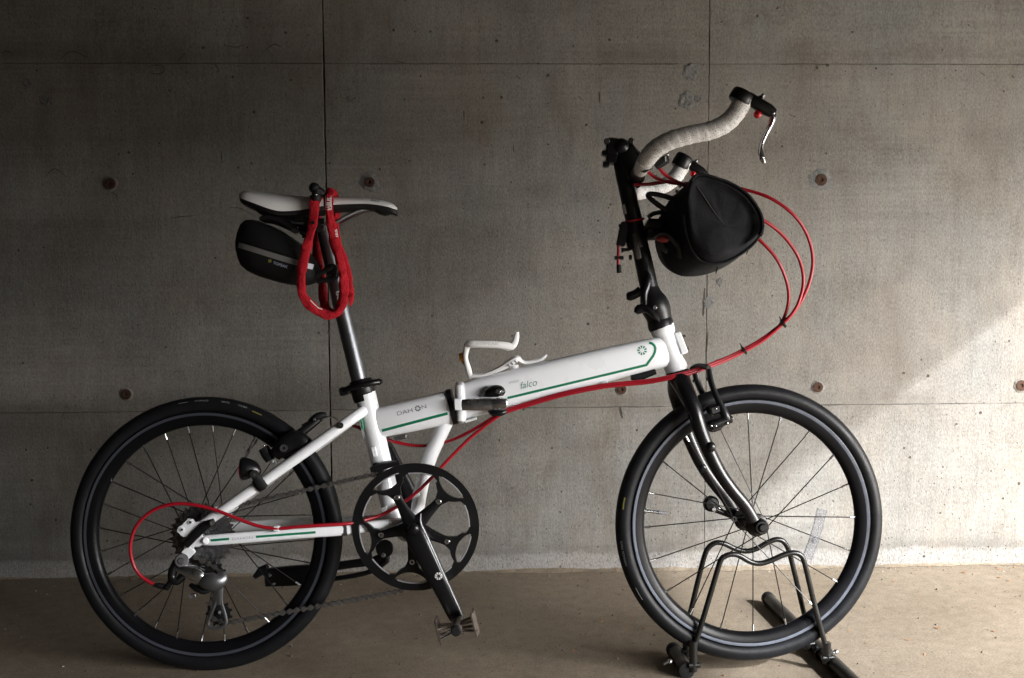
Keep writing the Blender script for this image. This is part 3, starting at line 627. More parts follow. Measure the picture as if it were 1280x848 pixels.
# printed stripes, emblem and lettering
bv = bvh_of(main_f, main_r)
part('green_stripe', stripe(bv, [(477.5, 538.5), (559.5, 517)], 3.4), GREEN, main_r)
arc = [(634, 498)]+[(700, 480.3), (770, 461.8), (808, 456.3)]
part('green_stripe', stripe(bv, [(634.5, 497.8), (808, 456.5), (812.5, 450.5), (816.5, 445), (818.6, 440), (819.2, 436), (818, 432.5), (815, 429.8), (811.5, 428.6)], 3.0, 3), GREEN, main_f)
part('emblem', petals(bv, 802.6, 438.2, 2.6, 6.0, 9, .22), GREEN, main_f)
part('lettering', lettering(bv, 'DAH', 496.2, 520.0, 13.5, 5.0, width=20.5, bold=-.012), GREYINK, main_r)
part('lettering', lettering(bv, 'N', 527.0, 511.8, 13.5, 5.0, width=6.4, bold=-.012), GREYINK, main_r)
part('emblem', petals(bv, 522.3, 510.8, 1.7, 3.8, 8, .30), GREYINK, main_r)
part('lettering', lettering(bv, 'falco', 650, 486.8, 13, 8.4, shear=.35, width=22.5, bold=-.012), GREEN, main_f)
part('lettering', lettering(bv, 'SPEED', 636, 480.2, 12.5, 2.6, width=13), LGREY, main_f)
mb = MB(); q = [P(548.5, 492.7, -.010), P(563.5, 488.2, -.010), P(562, 487.4, .008), P(548, 491.8, .008)]
part('serial_sticker', stripe(bv, [(549, 494), (563, 490.5)], 5.0, 3), GREYINK, main_r)
bc = bvh_of(cstay)
part('green_stripe', stripe(bc, [(263.5, 675.8), (286.5, 673.8)], 2.8), GREEN, cstay); part('green_stripe', stripe(bc, [(320, 671.2), (394.5, 665.6)], 2.8), GREEN, cstay)
part('lettering', lettering(bc, 'DAHON', 290, 675.6, 4.8, 3.0, width=26), LGREY, cstay)

# ------------------------------------------------------------------ seat post and clamp
mb = MB(); mb.sweep([P(404, 277), P(428, 388), P(448.7, 473), P(456, 497)], [.0150, .0152, .0152, .0152], n=28); post = part('seat_post', mb, POST)
mb = MB(); mb.sweep([P(452.2, 488.5), P(455.8, 501)], [.0200, .0197], n=24); mb.sweep([P(450.2, 475), P(451, 478), P(454.6, 491), P(455.2, 493.5)], [.0205, .0222, .0222, .0205], n=28); clamp = part('seat_clamp', mb, BLACK)
mb = MB(); mb.sweep([P(427, 490.5, -.012), P(436, 486, -.021), P(452, 481.5, -.027), P(468, 478.5, -.022), P(476, 477, -.012)], [.0055, .0058, .0060, .0058, .0050], n=14, ref=(0, 1, 0), aspect=.0050, smooth=3); part('clamp_lever', mb, GLOSS, clamp)
mb = MB(); mb.box(P(431, 489, -.008), .0085, .011, .0078, ax=P(440, 486.5)-P(428, 490), bev=.002); part('clamp_nut', mb, BLACK, clamp)
mb = MB(); mb.cyl(P(473, 477.5, -.020), P(473, 477.5, .014), .0065, n=14, bev=.001); part('clamp_bolt', mb, BLACK, clamp)
bp_ = bvh_of(post)
part('lettering', lettering(bp_, 'uo', 419.5, 364.5, -77, 6.2, width=13, bold=.02), WHITEINK, post)
part('lettering', lettering(bp_, '45', 407.5, 338.0, -77, 6.2, width=11, bold=.02), WHITEINK, post)
# saddle
xs = [308.5, 315, 327, 348, 362, 384, 403, 421, 450, 466, 483, 492, 497]
top = [242.0, 239.2, 240.5, 243.2, 244.8, 246.4, 247.0, 247.2, 247.6, 249.0, 252.0, 255.8, 260.5]
low = [246.5, 249.0, 253.5, 261.5, 264.2, 262.5, 258.5, 256.2, 255.0, 255.4, 258.0, 260.6, 262.6]
wd = [.055, .064, .068, .066, .060, .048, .036, .027, .022, .021, .0195, .016, .007]
def saddle_shell(mb, n=14, inset=0.0, dz=0.0, under=False):
    rows = []
    for x, t, l, w in zip(xs, top, low, wd):
        e = P(x, l, -w); c = P(x, t, 0); r = []
        ez, cz = e.z, c.z; cx = (e.x+c.x)/2
        if ez > cz-.0025: ez = cz-.0025
        for k in range(n+1):
            a = math.pi*k/n; lat = -w*math.cos(a); hh = abs(math.sin(a))**.72
            if not under: r.append(Vector((c.x, lat, ez+(cz-ez)*hh)))
            else: r.append(Vector((c.x, lat*(1-inset), ez-.0030-dz*math.sin(a)**.6)))
        rows.append(r)
    m_ = n+1; b = len(mb.v); mb.v += sum(rows, [])
    for i in range(len(rows)-1):
        for k in range(n): mb.quad(b+i*m_+k, b+i*m_+k+1, b+(i+1)*m_+k+1, b+(i+1)*m_+k)
    return rows
xs_, top_, low_, wd_ = xs, top, low, wd
cat = catmull(list(zip(xs, top, low, wd)), 3); xs, top, low, wd = [list(q) for q in zip(*cat)]
mb = MB(); saddle_shell(mb); n = len(mb.v)
r0 = n; mu = MB(); rowsu = saddle_shell(mu, under=True, inset=.10, dz=.008)
sad = part('saddle', mb, SADDLE)
ms = MB(); ms.add(mu.v, mu.f)
# the rim that joins cover and base
m_ = 15; nr = len(xs)
for side in (0, 14):
    b = len(ms.v)
    for i in range(nr): ms.v.append(Vector(mb.v[i*m_+side])); ms.v.append(Vector(mu.v[i*m_+side]))
    for i in range(nr-1): ms.quad(b+2*i, b+2*i+1, b+2*i+3, b+2*i+2)
for i in (0, nr-1):
    b = len(ms.v)
    for k in range(m_): ms.v.append(Vector(mb.v[i*m_+k])); ms.v.append(Vector(mu.v[i*m_+k]))
    for k in range(m_-1): ms.quad(b+2*k, b+2*k+1, b+2*k+3, b+2*k+2)
part('saddle_base', ms, MATTE, sad)
mb = MB(); mb.sweep([P(318, 251, -.02), P(325, 258, -.02), P(334, 264, -.02), P(345, 268, -.02)], [.006, .011, .011, .005], n=14, ref=(0, 1, 0), aspect=.04, smooth=2); part('rail_mount', mb, MATTE, sad)
mb = MB(); mb.sweep([P(462, 258, 0), P(472, 262, 0), P(482, 265, 0), P(491, 263.5, 0), P(496, 262.5, 0)], [.003, .007, .008, .005, .002], n=14, ref=(0, 1, 0), aspect=[.010, .016, .016, .012, .005], smooth=2); part('rail_mount', mb, MATTE, sad)
for s in (-1, 1):
    mb = MB(); q = [P(338, 260, -.030), P(350, 270, -.028), P(362, 277.5, -.024), P(385, 279.5, -.022), P(405, 280.5, -.022), P(419, 278, -.021), P(432, 271, -.018), P(448, 264, -.012), P(464, 261, -.006)]
    if s > 0: q = [Vector((v.x, -v.y, v.z)) for v in q]
    mb.sweep(q, .0036, n=10, smooth=3); part('saddle_rail', mb, GREY, sad)
mb = MB(); mb.cyl(P(398, 283, -.026), P(398, 283, .026), .012, n=18, bev=.002); mb.box(P(396, 279, 0), .020, .026, .006, bev=.002); mb.cyl(P(381, 288, -.008), P(380, 298, -.008), .004, n=10); mb.cyl(P(378, 289, -.010), P(384, 289, .010), .006, n=10); mb.box(P(385, 286, 0), .016, .012, .005, bev=.002); part('seat_post_head', mb, BLACK, post)
bs = bvh_of(sad); part('lettering', lettering(bs, 'fizi:k', 463.5, 252.0, -6, 2.6, width=11, bold=.01), GREYINK, sad)

# ------------------------------------------------------------------ wheels
def gear_pts(r, n, h, ph=0):
    pts = []
    for i in range(n):
        for fr, rr in ((0, r-h), (.25, r-h), (.42, r), (.62, r), (.80, r-h)): a = 2*math.pi*(i+fr)/n+ph; pts.append((rr*math.cos(a), rr*math.sin(a)))
    return pts
spoke_me = None
def wheel(M, nsp, ph, flange_r, hub_w, front):
    """hub is the wheel's own mesh, tyre, rim, spokes and nipples its sub-parts"""
    T = BIKE.inverted() @ M
    mb = MB()
    if front: prof = [(.0001, -.052), (.008, -.052), (.009, -.046), (.012, -.040), (.019, -.037), (.0205, -.033), (.0205, -.030), (.012, -.026), (.0105, 0), (.012, .026), (.0205, .030), (.0205, .033), (.019, .037), (.012, .040), (.009, .046), (.008, .052), (.0001, .052)]
    else: prof = [(.0001, -.062), (.009, -.062), (.010, -.055), (.017, -.050), (.018, -.022), (.027, -.021), (.027, -.017), (.015, -.014), (.014, 0), (.015, .028), (.026, .031), (.026, .035), (.016, .038), (.010, .050), (.009, .062), (.0001, .062)]
    mb.lathe(prof, n=36, closed=False); hub = mk('wheel', mb, BLACK, bike, M)
    mb = MB(); Rm = .2347; a, b = .0153, .0148
    mb.lathe([(Rm+a*math.cos(t)*(1.0 if math.cos(t) > 0 else .9), b*math.sin(t)) for t in [2*math.pi*k/28 for k in range(28)]], n=120); tyre = mk('tyre', mb, RUBBER, hub, M, angle=60)
    mb = MB(); mb.m = 0
    pr = [(.2232, -.0098), (.2235, -.0116), (.2225, -.0120)]
    mb.lathe([(.2165, .0115), (.206, .0105), (.2005, .0066), (.1978, .0022), (.1975, 0), (.1978, -.0022), (.2005, -.0066), (.206, -.0105), (.2165, -.0115)], n=120, closed=False)
    mb.lathe([(.2225, -.0085), (.2228, -.0118), (.2214, -.0121)], n=120, closed=False); mb.lathe([(.2214, .0121), (.2228, .0118), (.2225, .0085)], n=120, closed=False)
    rim = mk('rim', mb, RIM, hub, M, angle=60)
    mb = MB(); mb.lathe([(.2214, -.0121), (.2195, -.0120), (.2165, -.0115)], n=120, closed=False); mb.lathe([(.2165, .0115), (.2195, .0120), (.2214, .0121)], n=120, closed=False); mk('brake_track', mb, TRACK, hub, M, angle=60)
    global spoke_me
    for i in range(nsp):
        a = math.radians(ph)+2*math.pi*i/nsp; side = -1 if i % 2 else 1
        cross = 1 if (i//2) % 2 else -1
        ha = a+cross*math.radians(52 if front else 68)
        fy = (-.0315 if side < 0 else .0315) if front else (-.019 if side < 0 else .033)
        p0 = Vector((flange_r*math.cos(ha), fy, flange_r*math.sin(ha))); p1 = Vector((.1990*math.cos(a), side*.0016, .1990*math.sin(a)))
        d = p1-p0; Lc = d.length; d.normalize()
        if spoke_me is None:
            s_ = MB(); s_.cyl((0, 0, 0), (0, 0, 1), .00105, n=6); so = mk('spoke', s_, STEEL_B); spoke_me = so.data; bpy.data.objects.remove(so)
            s_ = MB(); s_.cyl((0, 0, 0), (0, 0, .0125), .0021, .0018, n=7); so = mk('nipple', s_, SILVER); globals()['nip_me'] = so.data; bpy.data.objects.remove(so)
        R_ = d.to_track_quat('Z', 'Y').to_matrix().to_4x4()
        o = bpy.data.objects.new('spoke', spoke_me); link(o); o.parent = hub; o.matrix_local = T @ Matrix.Translation(p0) @ R_ @ Matrix.Diagonal((1, 1, Lc, 1))
        o = bpy.data.objects.new('spoke_nipple', nip_me); link(o); o.parent = hub; o.matrix_local = T @ Matrix.Translation(p1-d*.0125) @ R_
    return hub, tyre, rim
STEEL_B = mat('black_spoke', (.030, .029, .028), .35, metal=.8)
whr, tyr, rir = wheel(WH_R, 28, 85.4+1.5, .0255, .06, False)
whf, tyf, rif = wheel(WH_F, 20, 90.5, .0195, .05, True)
def wp(M, a, r, y):
    a = math.radians(a); return Vector((r*math.cos(a), y, r*math.sin(a)))
# valves
for M, hub, a in ((WH_R, whr, 62.5), (WH_F, whf, 172.0)):
    mb = MB(); mb.cyl(wp(M, a, .2005, 0), wp(M, a, .168, 0), .0030, n=10); mb.cyl(wp(M, a, .1995, 0), wp(M, a, .196, 0), .0052, n=10); mk('valve', mb, SILVER, hub, M)
    mb = MB(); mb.cyl(wp(M, a, .174, 0), wp(M, a, .156, 0), .0040, .0030, n=10, bev=.0006); mk('valve_cap', mb, CLEAR, hub, M)
# print on the tyre walls
def tyre_text(body, M, hub, a0, rad, size, m_, name='lettering'):
    v, f = text_faces(body, 0, 1.12); mb = MB()
    for q in v:
        rr = rad+q.y*size/.69; a = math.radians(a0)-q.x*size/.69/rad
        c = max(-1, min(1, (rr-.2347)/.0153)); y = -(.0148*math.sqrt(max(0, 1-c*c))+.0004)
        mb.v.append(Vector((rr*math.cos(a), y, rr*math.sin(a))))
    mb.f = f; mb.mi = [0]*len(f); mk(name, mb, m_, hub, M)
def tyre_bar(M, hub, a0, a1, r0, r1, m_):
    mb = MB(); n = 8
    for k in range(n+1):
        a = math.radians(a0+(a1-a0)*k/n)
        for rr in (r0, r1):
            c = (rr-.2347)/.0153; y = -(.0148*math.sqrt(max(0, 1-c*c))+.0004); mb.v.append(Vector((rr*math.cos(a), y, rr*math.sin(a))))
    for k in range(n): mb.quad(2*k, 2*k+1, 2*k+3, 2*k+2)
    mk('print_bar', mb, m_, hub, M)
tyre_text('PANARACER', WH_R, whr, 94.0, .2422, .0028, PALEINK); tyre_text('MINITS', WH_R, whr, 82.5, .2422, .0030, PALEINK); tyre_text('TOUGH', WH_R, whr, 75.2, .2420, .0030, PALEINK)
tyre_bar(WH_R, whr, 68.5, 64.0, .2402, .2420, YELLOW); tyre_bar(WH_R, whr, 101, 97, .2425, .2432, PALEINK)
tyre_text('PANARACER  MINITS', WH_F, whf, 196, .2420, .0030, PALEINK); tyre_bar(WH_F, whf, 172, 167, .2400, .2424, YELLOW); tyre_bar(WH_F, whf, 212, 206, .2420, .2432, PALEINK)
# wheel reflector
mb = MB(); n = 12
cl = catmull([on_plane(WH_F, a_, b_, .010) for a_, b_ in ((1027.5, 636.5), (1024, 652), (1017.5, 675), (1008.5, 698.5))], 4); n = len(cl)-1; cl = [Vector(c_) for c_ in cl]
for y in (-.003, .003):
    for i, c_ in enumerate(cl):
        t_ = (cl[min(i+1, n)]-cl[max(i-1, 0)]).normalized(); u_ = t_.cross(Vector((0, 1, 0))).normalized()*.0088
        mb.v += [c_-u_+Vector((0, y, 0)), c_+u_+Vector((0, y, 0))]
q = 2*(n+1)
for k in range(n):
    mb.quad(2*k, 2*k+1, 2*k+3, 2*k+2); mb.quad(q+2*k+2, q+2*k+3, q+2*k+1, q+2*k)
    mb.quad(2*k+2, q+2*k+2, q+2*k, 2*k); mb.quad(2*k+1, q+2*k+1, q+2*k+3, 2*k+3)
mb.quad(0, q, q+1, 1); mb.quad(2*n+1, q+2*n+1, q+2*n, 2*n)
refl = mk('spoke_reflector', mb, CLEAR, whf, WH_F, smooth=False); refl['label'] = 'clear plastic spoke reflector'
mb = MB(); c = on_plane(WH_F, 1018, 675.5, .0068); mb.cyl(c, c-Vector((0, .003, 0)), .0055, n=16, bev=.0008); mb.cyl(c-Vector((0, .0028, 0)), c-Vector((0, .0038, 0)), .0022, n=10); mk('reflector_screw', mb, CLEAR, whf, WH_F)

# ------------------------------------------------------------------ drive train
HC = P(252, 672.5, -.04); HC0 = Vector((HC.x, 0, HC.z))
RCL = BIKE.inverted() @ RC
n_t = [28, 25, 23, 21, 19, 17, 15, 13, 11]
cass = MB(); cass.cyl(RCL+Vector((0, -.018, 0)), RCL+Vector((0, -.056, 0)), .018, n=20); cassette = part('cassette', cass, STEEL)
for i, t in enumerate(n_t):
    r = t*.0127/(2*math.pi)+.0028; y = -.0225-i*.0038; pts = gear_pts(r, t, .0048, i*.3); inner = .016; mb = MB(); n = len(pts)
    for yy in (y, y-.0018):
        for x, z in pts: mb.v.append(RCL+Vector((x, yy, z)))
        for x, z in pts: s_ = inner/math.hypot(x, z); mb.v.append(RCL+Vector((x*s_, yy, z*s_)))
    for k in range(n):
        k2 = (k+1) % n
        mb.quad(k, n+k, n+k2, k2); mb.quad(2*n+k, 2*n+k2, 3*n+k2, 3*n+k); mb.quad(k, k2, 2*n+k2, 2*n+k)
    part('sprocket', mb, COGM if i else CHAINM, cassette, smooth=False)
mb = MB(); mb.cyl(RCL+Vector((0, -.056, 0)), RCL+Vector((0, -.0605, 0)), .0155, n=24, bev=.001); part('lock_ring', mb, COGM, cassette)
# chainring with guard
CRC = P(519.5, 658.5, -.052); RB = P(599, 658.5, -.052).x-CRC.x
bolts = [math.degrees(math.atan2(-(b-658.5), a-519.5)) for a, b in ((496, 620), (550, 625), (561, 677), (515.5, 703.5), (475, 668.5))]
def ring_plate(mb, y0, y1, r_out, tab_r, teeth=0):
    N = 360
    def dist(a): return min(abs((a-b+180) % 360-180) for b in bolts)
    def c1f(d): return RB*(.885-.165*max(0, 1-(d/17)**2)**.6)
    def inner(d):
        leg = min(RB*.848, c1f(d)-RB*.098) if d < 17 else RB*.848-(RB*.048)*max(0, 1-(d-17)/7)
        if d >= 17: leg = RB*(.80+.048*min(1, (d-17)/7))
        x = min(1, max(0, (d-5)/6)); x = x*x*(3-2*x); return tab_r*.93+(leg-tab_r*.93)*x
    segs = []
    for k in range(N):
        a = k*360/N; d = dist(a); ro = r_out-(.004 if teeth and (k*teeth/N) % 1 < .45 else 0)
        iv = [(inner(d), ro)]
        if d < 17:
            c2 = RB*.885; c1 = c1f(d)
            if c1 > inner(d)+.003 and c2-c1 > .0012: iv = [(inner(d), c1), (c2, ro)]
        segs.append(iv)
    def pt(k, r, y): a = math.radians(k*360/N); return CRC+Vector((r*math.cos(a), y, r*math.sin(a)))
    for k in range(N):
        a, b = segs[k], segs[(k+1) % N]
        if len(a) != len(b):
            one, two = (a, b) if len(a) == 1 else (b, a); mid = (two[0][1]+two[1][0])/2; one2 = [(one[0][0], mid), (mid, one[0][1])]
            if len(a) == 1: a = one2
            else: b = one2
        for (i0, i1), (j0, j1) in zip(a, b):
            v = [pt(k, i0, y0), pt(k, i1, y0), pt(k+1, j1, y0), pt(k+1, j0, y0), pt(k, i0, y1), pt(k, i1, y1), pt(k+1, j1, y1), pt(k+1, j0, y1)]
            mb.add(v, [(0, 1, 2, 3), (7, 6, 5, 4), (1, 5, 6, 2), (0, 3, 7, 4)])
    return mb
mb = MB(); ring_plate(mb, -.0032, .0005, RB, RB*.50); ring = part('chain_guard', mb, BLACK, angle=30)
mb = MB(); ring_plate(mb, .0035, .0065, RB*.955, RB*.50, teeth=50); part('chainring', mb, STEEL, ring, angle=30)
# highlights along the guard's silver window bevels, put in as pale strips
for b in bolts:
    mb = MB(); q = []
    for d in range(-14, 15, 2):
        a = math.radians(b+d); q.append(CRC+Vector((RB*.884*math.cos(a), -.0026, RB*.884*math.sin(a))))
    mb.sweep(q, .0013, n=6); part('window_edge', mb, EDGE_GLINT, ring)
for b0, b1 in zip(sorted(bolts), sorted(bolts)[1:]+[sorted(bolts)[0]+360]):
    mb = MB(); q = []
    for k in range(9):
        a = math.radians(b0+24+(b1-b0-48)*k/8); q.append(CRC+Vector((RB*.847*math.cos(a), -.0026, RB*.847*math.sin(a))))
    mb.sweep(q, .0014, n=6); part('window_edge', mb, EDGE_GLINT, ring)
# crank arm and spider
CE = P(572.5, 775, -.075); CC = P(516, 661, -.070)
spd = MB()
for b in bolts:
    a = math.radians(b); e = CRC+Vector((RB*.56*math.cos(a), -.004, RB*.56*math.sin(a))); s0 = Vector((CC.x, CRC.y-.004, CC.z))
    spd.sweep([s0, s0.lerp(e, .45), s0.lerp(e, .8), e], [.0175, .0108, .0084, .0082], n=14, ref=(0, 1, 0), aspect=[.007, .006, .0045, .0042], ex=3, smooth=3)
spider = part('crank_spider', spd, GLOSS)
for b in bolts:
    a = math.radians(b); e = CRC+Vector((RB*.545*math.cos(a), -.0085, RB*.545*math.sin(a)))
    mb = MB(); mb.cyl(e+Vector((0, .004, 0)), e-Vector((0, .0012, 0)), .0050, n=14, bev=.0008); bo = part('chainring_bolt', mb, SILVER, spider)
    mb = MB(); mb.cyl(e-Vector((0, .0010, 0)), e-Vector((0, .0016, 0)), .0024, n=8); part('bolt_socket', mb, JOINT, spider)
mb = MB(); d = (CE-CC); mb.sweep([CC-d*.02, CC+d*.05, CC+d*.3, CC+d*.7, CC+d*.93, CC+d*1.02], [.016, .0195, .0182, .0150, .0140, .0105], n=24, ref=(0, 1, 0), aspect=[.010, .0125, .0115, .0090, .0085, .0065], ex=3.2, smooth=3); crank = part('crank_arm', mb, GLOSS)
# sky reflection on the crank's right bevel, put in as a pale strip
mb = MB(); nrm = Vector((d.z, 0, -d.x)).normalized()
if nrm.x < 0: nrm = -nrm
mb.sweep([CC+d*t+nrm*w-Vector((0, .0086, 0)) for t, w in ((-.10, .026), (-.02, .0185), (.08, .0178), (.3, .0165), (.6, .0140), (.9, .0124))], [.0008, .0016, .0018, .0016, .0014, .0010], n=8, smooth=3); part('pale_edge', mb, EDGE_GLINT, crank)
mb = MB(); c = P(516.5, 661.5, -.083); mb.sphere(c, .0105, 8, (1, .55, 1)); part('crank_cap', mb, GLOSS, crank)
bcr = bvh_of(crank); part('emblem', petals(bcr, 548.3, 720.3, 1.9, 4.8, 8, .28), WHITEINK, crank)
d2 = Vector((-d.x, 0, -d.z)); C2 = Vector((CC.x, .072, CC.z))
mb = MB(); mb.sweep([C2-d2*.06, C2+d2*.1, C2+d2*.5, C2+d2], [.015, .0165, .0145, .012], n=18, ref=(0, 1, 0), aspect=[.010, .011, .009, .008], ex=3, smooth=2); part('crank_arm', mb, GLOSS)
# pedals
def pedal(ax, full, sgn):
    y0 = ax.y; ct, st_ = math.cos(math.radians(14)), math.sin(math.radians(14))
    A = lambda x, y, z: Vector((ax.x+x*ct-z*st_, y0+sgn*y, ax.z+x*st_+z*ct))
    mb = MB(); mb.cyl(A(0, -.004, 0), A(0, .016, 0), .0090, .0082, n=16); mb.cyl(A(0, .012, 0), A(-.0005, .052, -.002), .0112, .0098, n=18, bev=.0015); pd = part('pedal', mb, BROWNP)
    mb = MB(); mb.cyl(A(-.0005, .050, -.002), A(-.0005, .060, -.002), .0092, n=16, bev=.002); part('dust_cap', mb, MATTE, pd)
    for s in (-1, 1):
        mb = MB()
        for k in range(9):
            u = -1+2*k/8; hgt = .0205*(1 if k % 2 else .86)
            for z, dx in ((-hgt, -.0012), (hgt, -.0012), (hgt, .0012), (-hgt, .0012)): mb.v.append(A(s*(.0335+.004*(1-u*u)-.0035*(z/.02)**2)+dx, .034+.026*u, z))
        for k in range(8):
            for j in range(4): mb.quad(4*k+j, 4*k+(j+1) % 4, 4*k+4+(j+1) % 4, 4*k+4+j)
        mb.quad(0, 1, 2, 3); mb.quad(35, 34, 33, 32); part('pedal_cage', mb, BROWNP, pd, smooth=False)
        for yy in (.020, .052):
            for z in (-.0115, .0065):
                mb = MB(); mb.cyl(A(s*.034, yy, z), A(s*.004, yy*.5+.017, z*.5), .0026, n=8); part('pedal_strut', mb, SILVER if s < 0 and z < 0 else BROWNP, pd)
    return pd
pedal(Vector((CE.x+.001, CE.y-.010, CE.z)), True, -1)
P2 = C2+d2; mb = MB(); mb.cyl(P2, P2+Vector((0, .06, 0)), .0095, n=14); mb.box(P2+Vector((0, .036, 0)), .026, .022, .011, bev=.004); part('pedal', mb, BROWNP)
# chain
def chain_path():
    q = []; rr = RB*.945; cy = -.046
    up0 = P(293, 633, cy); up1 = P(468, 593, cy); lo1 = P(500, 739, cy); lo0 = P(286, 778.5, cy)
    q += [up0, up1]
    a0 = math.degrees(math.atan2(up1.z-CRC.z, up1.x-CRC.x)); a1 = math.degrees(math.atan2(lo1.z-CRC.z, lo1.x-CRC.x))
    a0 = a0 % 360; a1 = a1 % 360; sp = (a0-a1) % 360
    for k in range(0, 25): a = math.radians(a0-8-(sp-14)*k/24); q.append(Vector((CRC.x+rr*math.cos(a), cy, CRC.z+rr*math.sin(a))))
    q += [lo1, lo0]
    j2 = P(274, 767, -.044); j1 = P(266, 718, -.044)
    for t in (-80, -120, -160, 170): a = math.radians(t); q.append(j2+Vector((.014*math.cos(a), 0, .014*math.sin(a))))
    for t in (-60, -20, 20, 60): a = math.radians(t); q.append(j1+Vector((.014*math.cos(a), 0, .014*math.sin(a))))
    r = .036
    for t in (265, 240, 210, 180, 150, 120, 90, 70): a = math.radians(t); q.append(Vector((RCL.x+r*math.cos(a), -.044, RCL.z+r*math.sin(a))))
    q.append(up0); return q
def build_chain():
    q = chain_path(); mb = MB(); pos = [q[0]]; acc = 0; pitch = .0127
    seg = 0; p = q[0]; out = [p.copy()]; need = pitch
    for a, b in zip(q[:-1], q[1:]):
        L_ = (b-a).length; s = 0
        while L_-s >= need: s += need; out.append(a+(b-a)*s/L_); need = pitch
        need -= L_-s
    for i in range(len(out)-1):
        a, b = out[i], out[i+1]; t = (b-a).normalized(); u = t.cross(Yv).normalized(); wdt = .0031 if i % 2 else .0043
        for s in (-1, 1):
            y = Yv*s*(.0024 if i % 2 else .0036); pr = []
            for k in range(8):
                g = math.pi*(k/7-.5); pr.append(b+t*.0042*math.cos(g)+u*.0047*math.sin(g))
            for k in range(8):
                g = math.pi*(k/7+.5); pr.append(a+t*.0042*math.cos(g)+u*.0047*math.sin(g))
            mid = [(a+b)/2+u*.0017, (a+b)/2-u*.0017]
            ring_ = pr[:8]+[mid[0]]+pr[8:]+[mid[1]]; n = len(ring_)
            th = Yv*.0005; mb.add([v+y-th for v in ring_]+[v+y+th for v in ring_], [tuple(range(n)), tuple(reversed(range(n, 2*n)))]+[(k, n+k, n+(k+1) % n, (k+1) % n) for k in range(n)])
        mb.cyl(a-Yv*.0048, a+Yv*.0048, .0019, n=7)
    return mb
ch = part('chain', build_chain(), CHAINM); ch['kind'] = 'stuff'
# chain guide above the ring
mb = MB(); mb.sweep([P(466, 587, -.030), P(480, 582.5, -.034), P(500, 577.5, -.034)], [.0065, .0070, .0045], n=12, ref=(0, 1, 0), aspect=.014, ex=3); mb.box(P(474, 584, -.015), .010, .014, .008, bev=.002); part('chain_guide', mb, MATTE)
# rear derailleur
yD = -.075
mb = MB(); mb.cyl(P(227, 701, yD+.012), P(227, 701, yD-.010), .0125, n=20, bev=.002); der = part('derailleur', mb, GREY)
mb = MB(); mb.cyl(P(226, 702, yD-.0095), P(226, 702, yD-.0125), .0058, n=14, bev=.001); part('pivot_bolt', mb, STEEL, der)
mb = MB(); mb.box(P(236, 690, yD+.006), .009, .004, .009, ax=P(243, 686)-P(233, 696), bev=.001); part('hanger', mb, WHITE, der)
mb = MB(); mb.sweep([P(222, 702, yD), P(217, 712, yD-.002), P(215, 722, yD-.004), P(221, 727, yD-.004), P(229, 720, yD)], [.008, .0085, .0078, .0075, .007], n=14, smooth=3); mb.sweep([P(216, 722, yD-.003), P(211, 731, yD-.002), P(208, 735, yD-.002)], [.0055, .0055, .006], n=10); part('link_arm', mb, BLACK, der)
mb = MB(); mb.sweep([P(221, 711, yD-.006), P(232, 714, yD-.010), P(247, 720, yD-.014), P(252, 729, yD-.012)], [.0065, .0095, .0120, .0080], n=16, ref=(0, 1, 0), aspect=[.004, .006, .0065, .004], smooth=3); mb.sweep([P(226, 709, yD-.003), P(242, 710.5, yD-.009), P(256, 715, yD-.010)], [.0045, .0055, .004], n=12, smooth=3); part('parallelogram', mb, SILVER, der)
mb = MB(); mb.sweep([P(249, 725, yD-.008), P(258, 727, yD-.013), P(270, 727, yD-.012), P(277, 722, yD-.008), P(279, 715, yD-.003)], [.010, .0150, .0160, .0125, .006], n=18, ref=(0, 1, 0), aspect=[.007, .010, .011, .009, .005], smooth=3); part('derailleur_knuckle', mb, GREY, der)
mb = MB(); mb.sweep([P(238, 731, yD-.004), P(246, 736, yD-.008), P(256, 740, yD-.007), P(264, 737, yD-.004)], [.004, .006, .005, .003], n=10, smooth=2); part('lower_link', mb, BLACK, der)
yC = -.052
cg = MB(); cg.sweep([P(274, 728, yC-.010), P(272, 742, yC-.010), P(270, 752, yC-.010), P(265, 765, yC-.010), P(259.5, 779, yC-.010), P(264, 784.5, yC-.010), P(275, 785, yC-.010), P(282.5, 780, yC-.010), P(281, 768, yC-.010), P(277, 755, yC-.010), P(276.5, 742, yC-.010), P(278, 728, yC-.010)], .0030, n=10, ref=(0, 1, 0), aspect=.0018, smooth=3); part('derailleur_cage', cg, GREY, der)
mb = MB(); mb.sweep([P(275, 724, yC-.010), P(274, 742, yC-.010), P(274, 756, yC-.010)], [.0075, .0050, .0048], n=12, ref=(0, 1, 0), aspect=.0022, ex=3, smooth=3); part('cage_plate', mb, GREY, der)
for (px, py, t) in ((274, 767, 11), (266, 718, 11)):
    r = t*.0127/(2*math.pi)+.002; pts = gear_pts(r, t, .0045); mb = MB(); c = P(px, py, -.044); mb.add([], []); mb.plate([(c.x+x, c.z+z) for x, z in pts], -.0455, -.0425); mb.cyl(c-Vector((0, .004, 0)), c+Vector((0, .004, 0)), .004, n=10); part('jockey_wheel', mb, MATTE, der, smooth=False)
mb = MB(); mb.cyl(P(274.5, 765.5, -.0475), P(274.5, 765.5, -.0655), .0028, n=10); part('bolt', mb, SILVER, der)
mb = MB(); mb.cyl(P(239, 746, -.068), P(239, 746, -.078), .0042, n=8); mb.box(P(241.5, 744.5, -.074), .005, .003, .0035, bev=.001); mb.cyl(P(240, 746, -.074), P(259, 754, -.072), .0006, n=5); mb.cyl(P(257.5, 753.2, -.072), P(265.5, 756.8, -.071), .0016, n=7); part('cable_anchor', mb, SILVER, der)
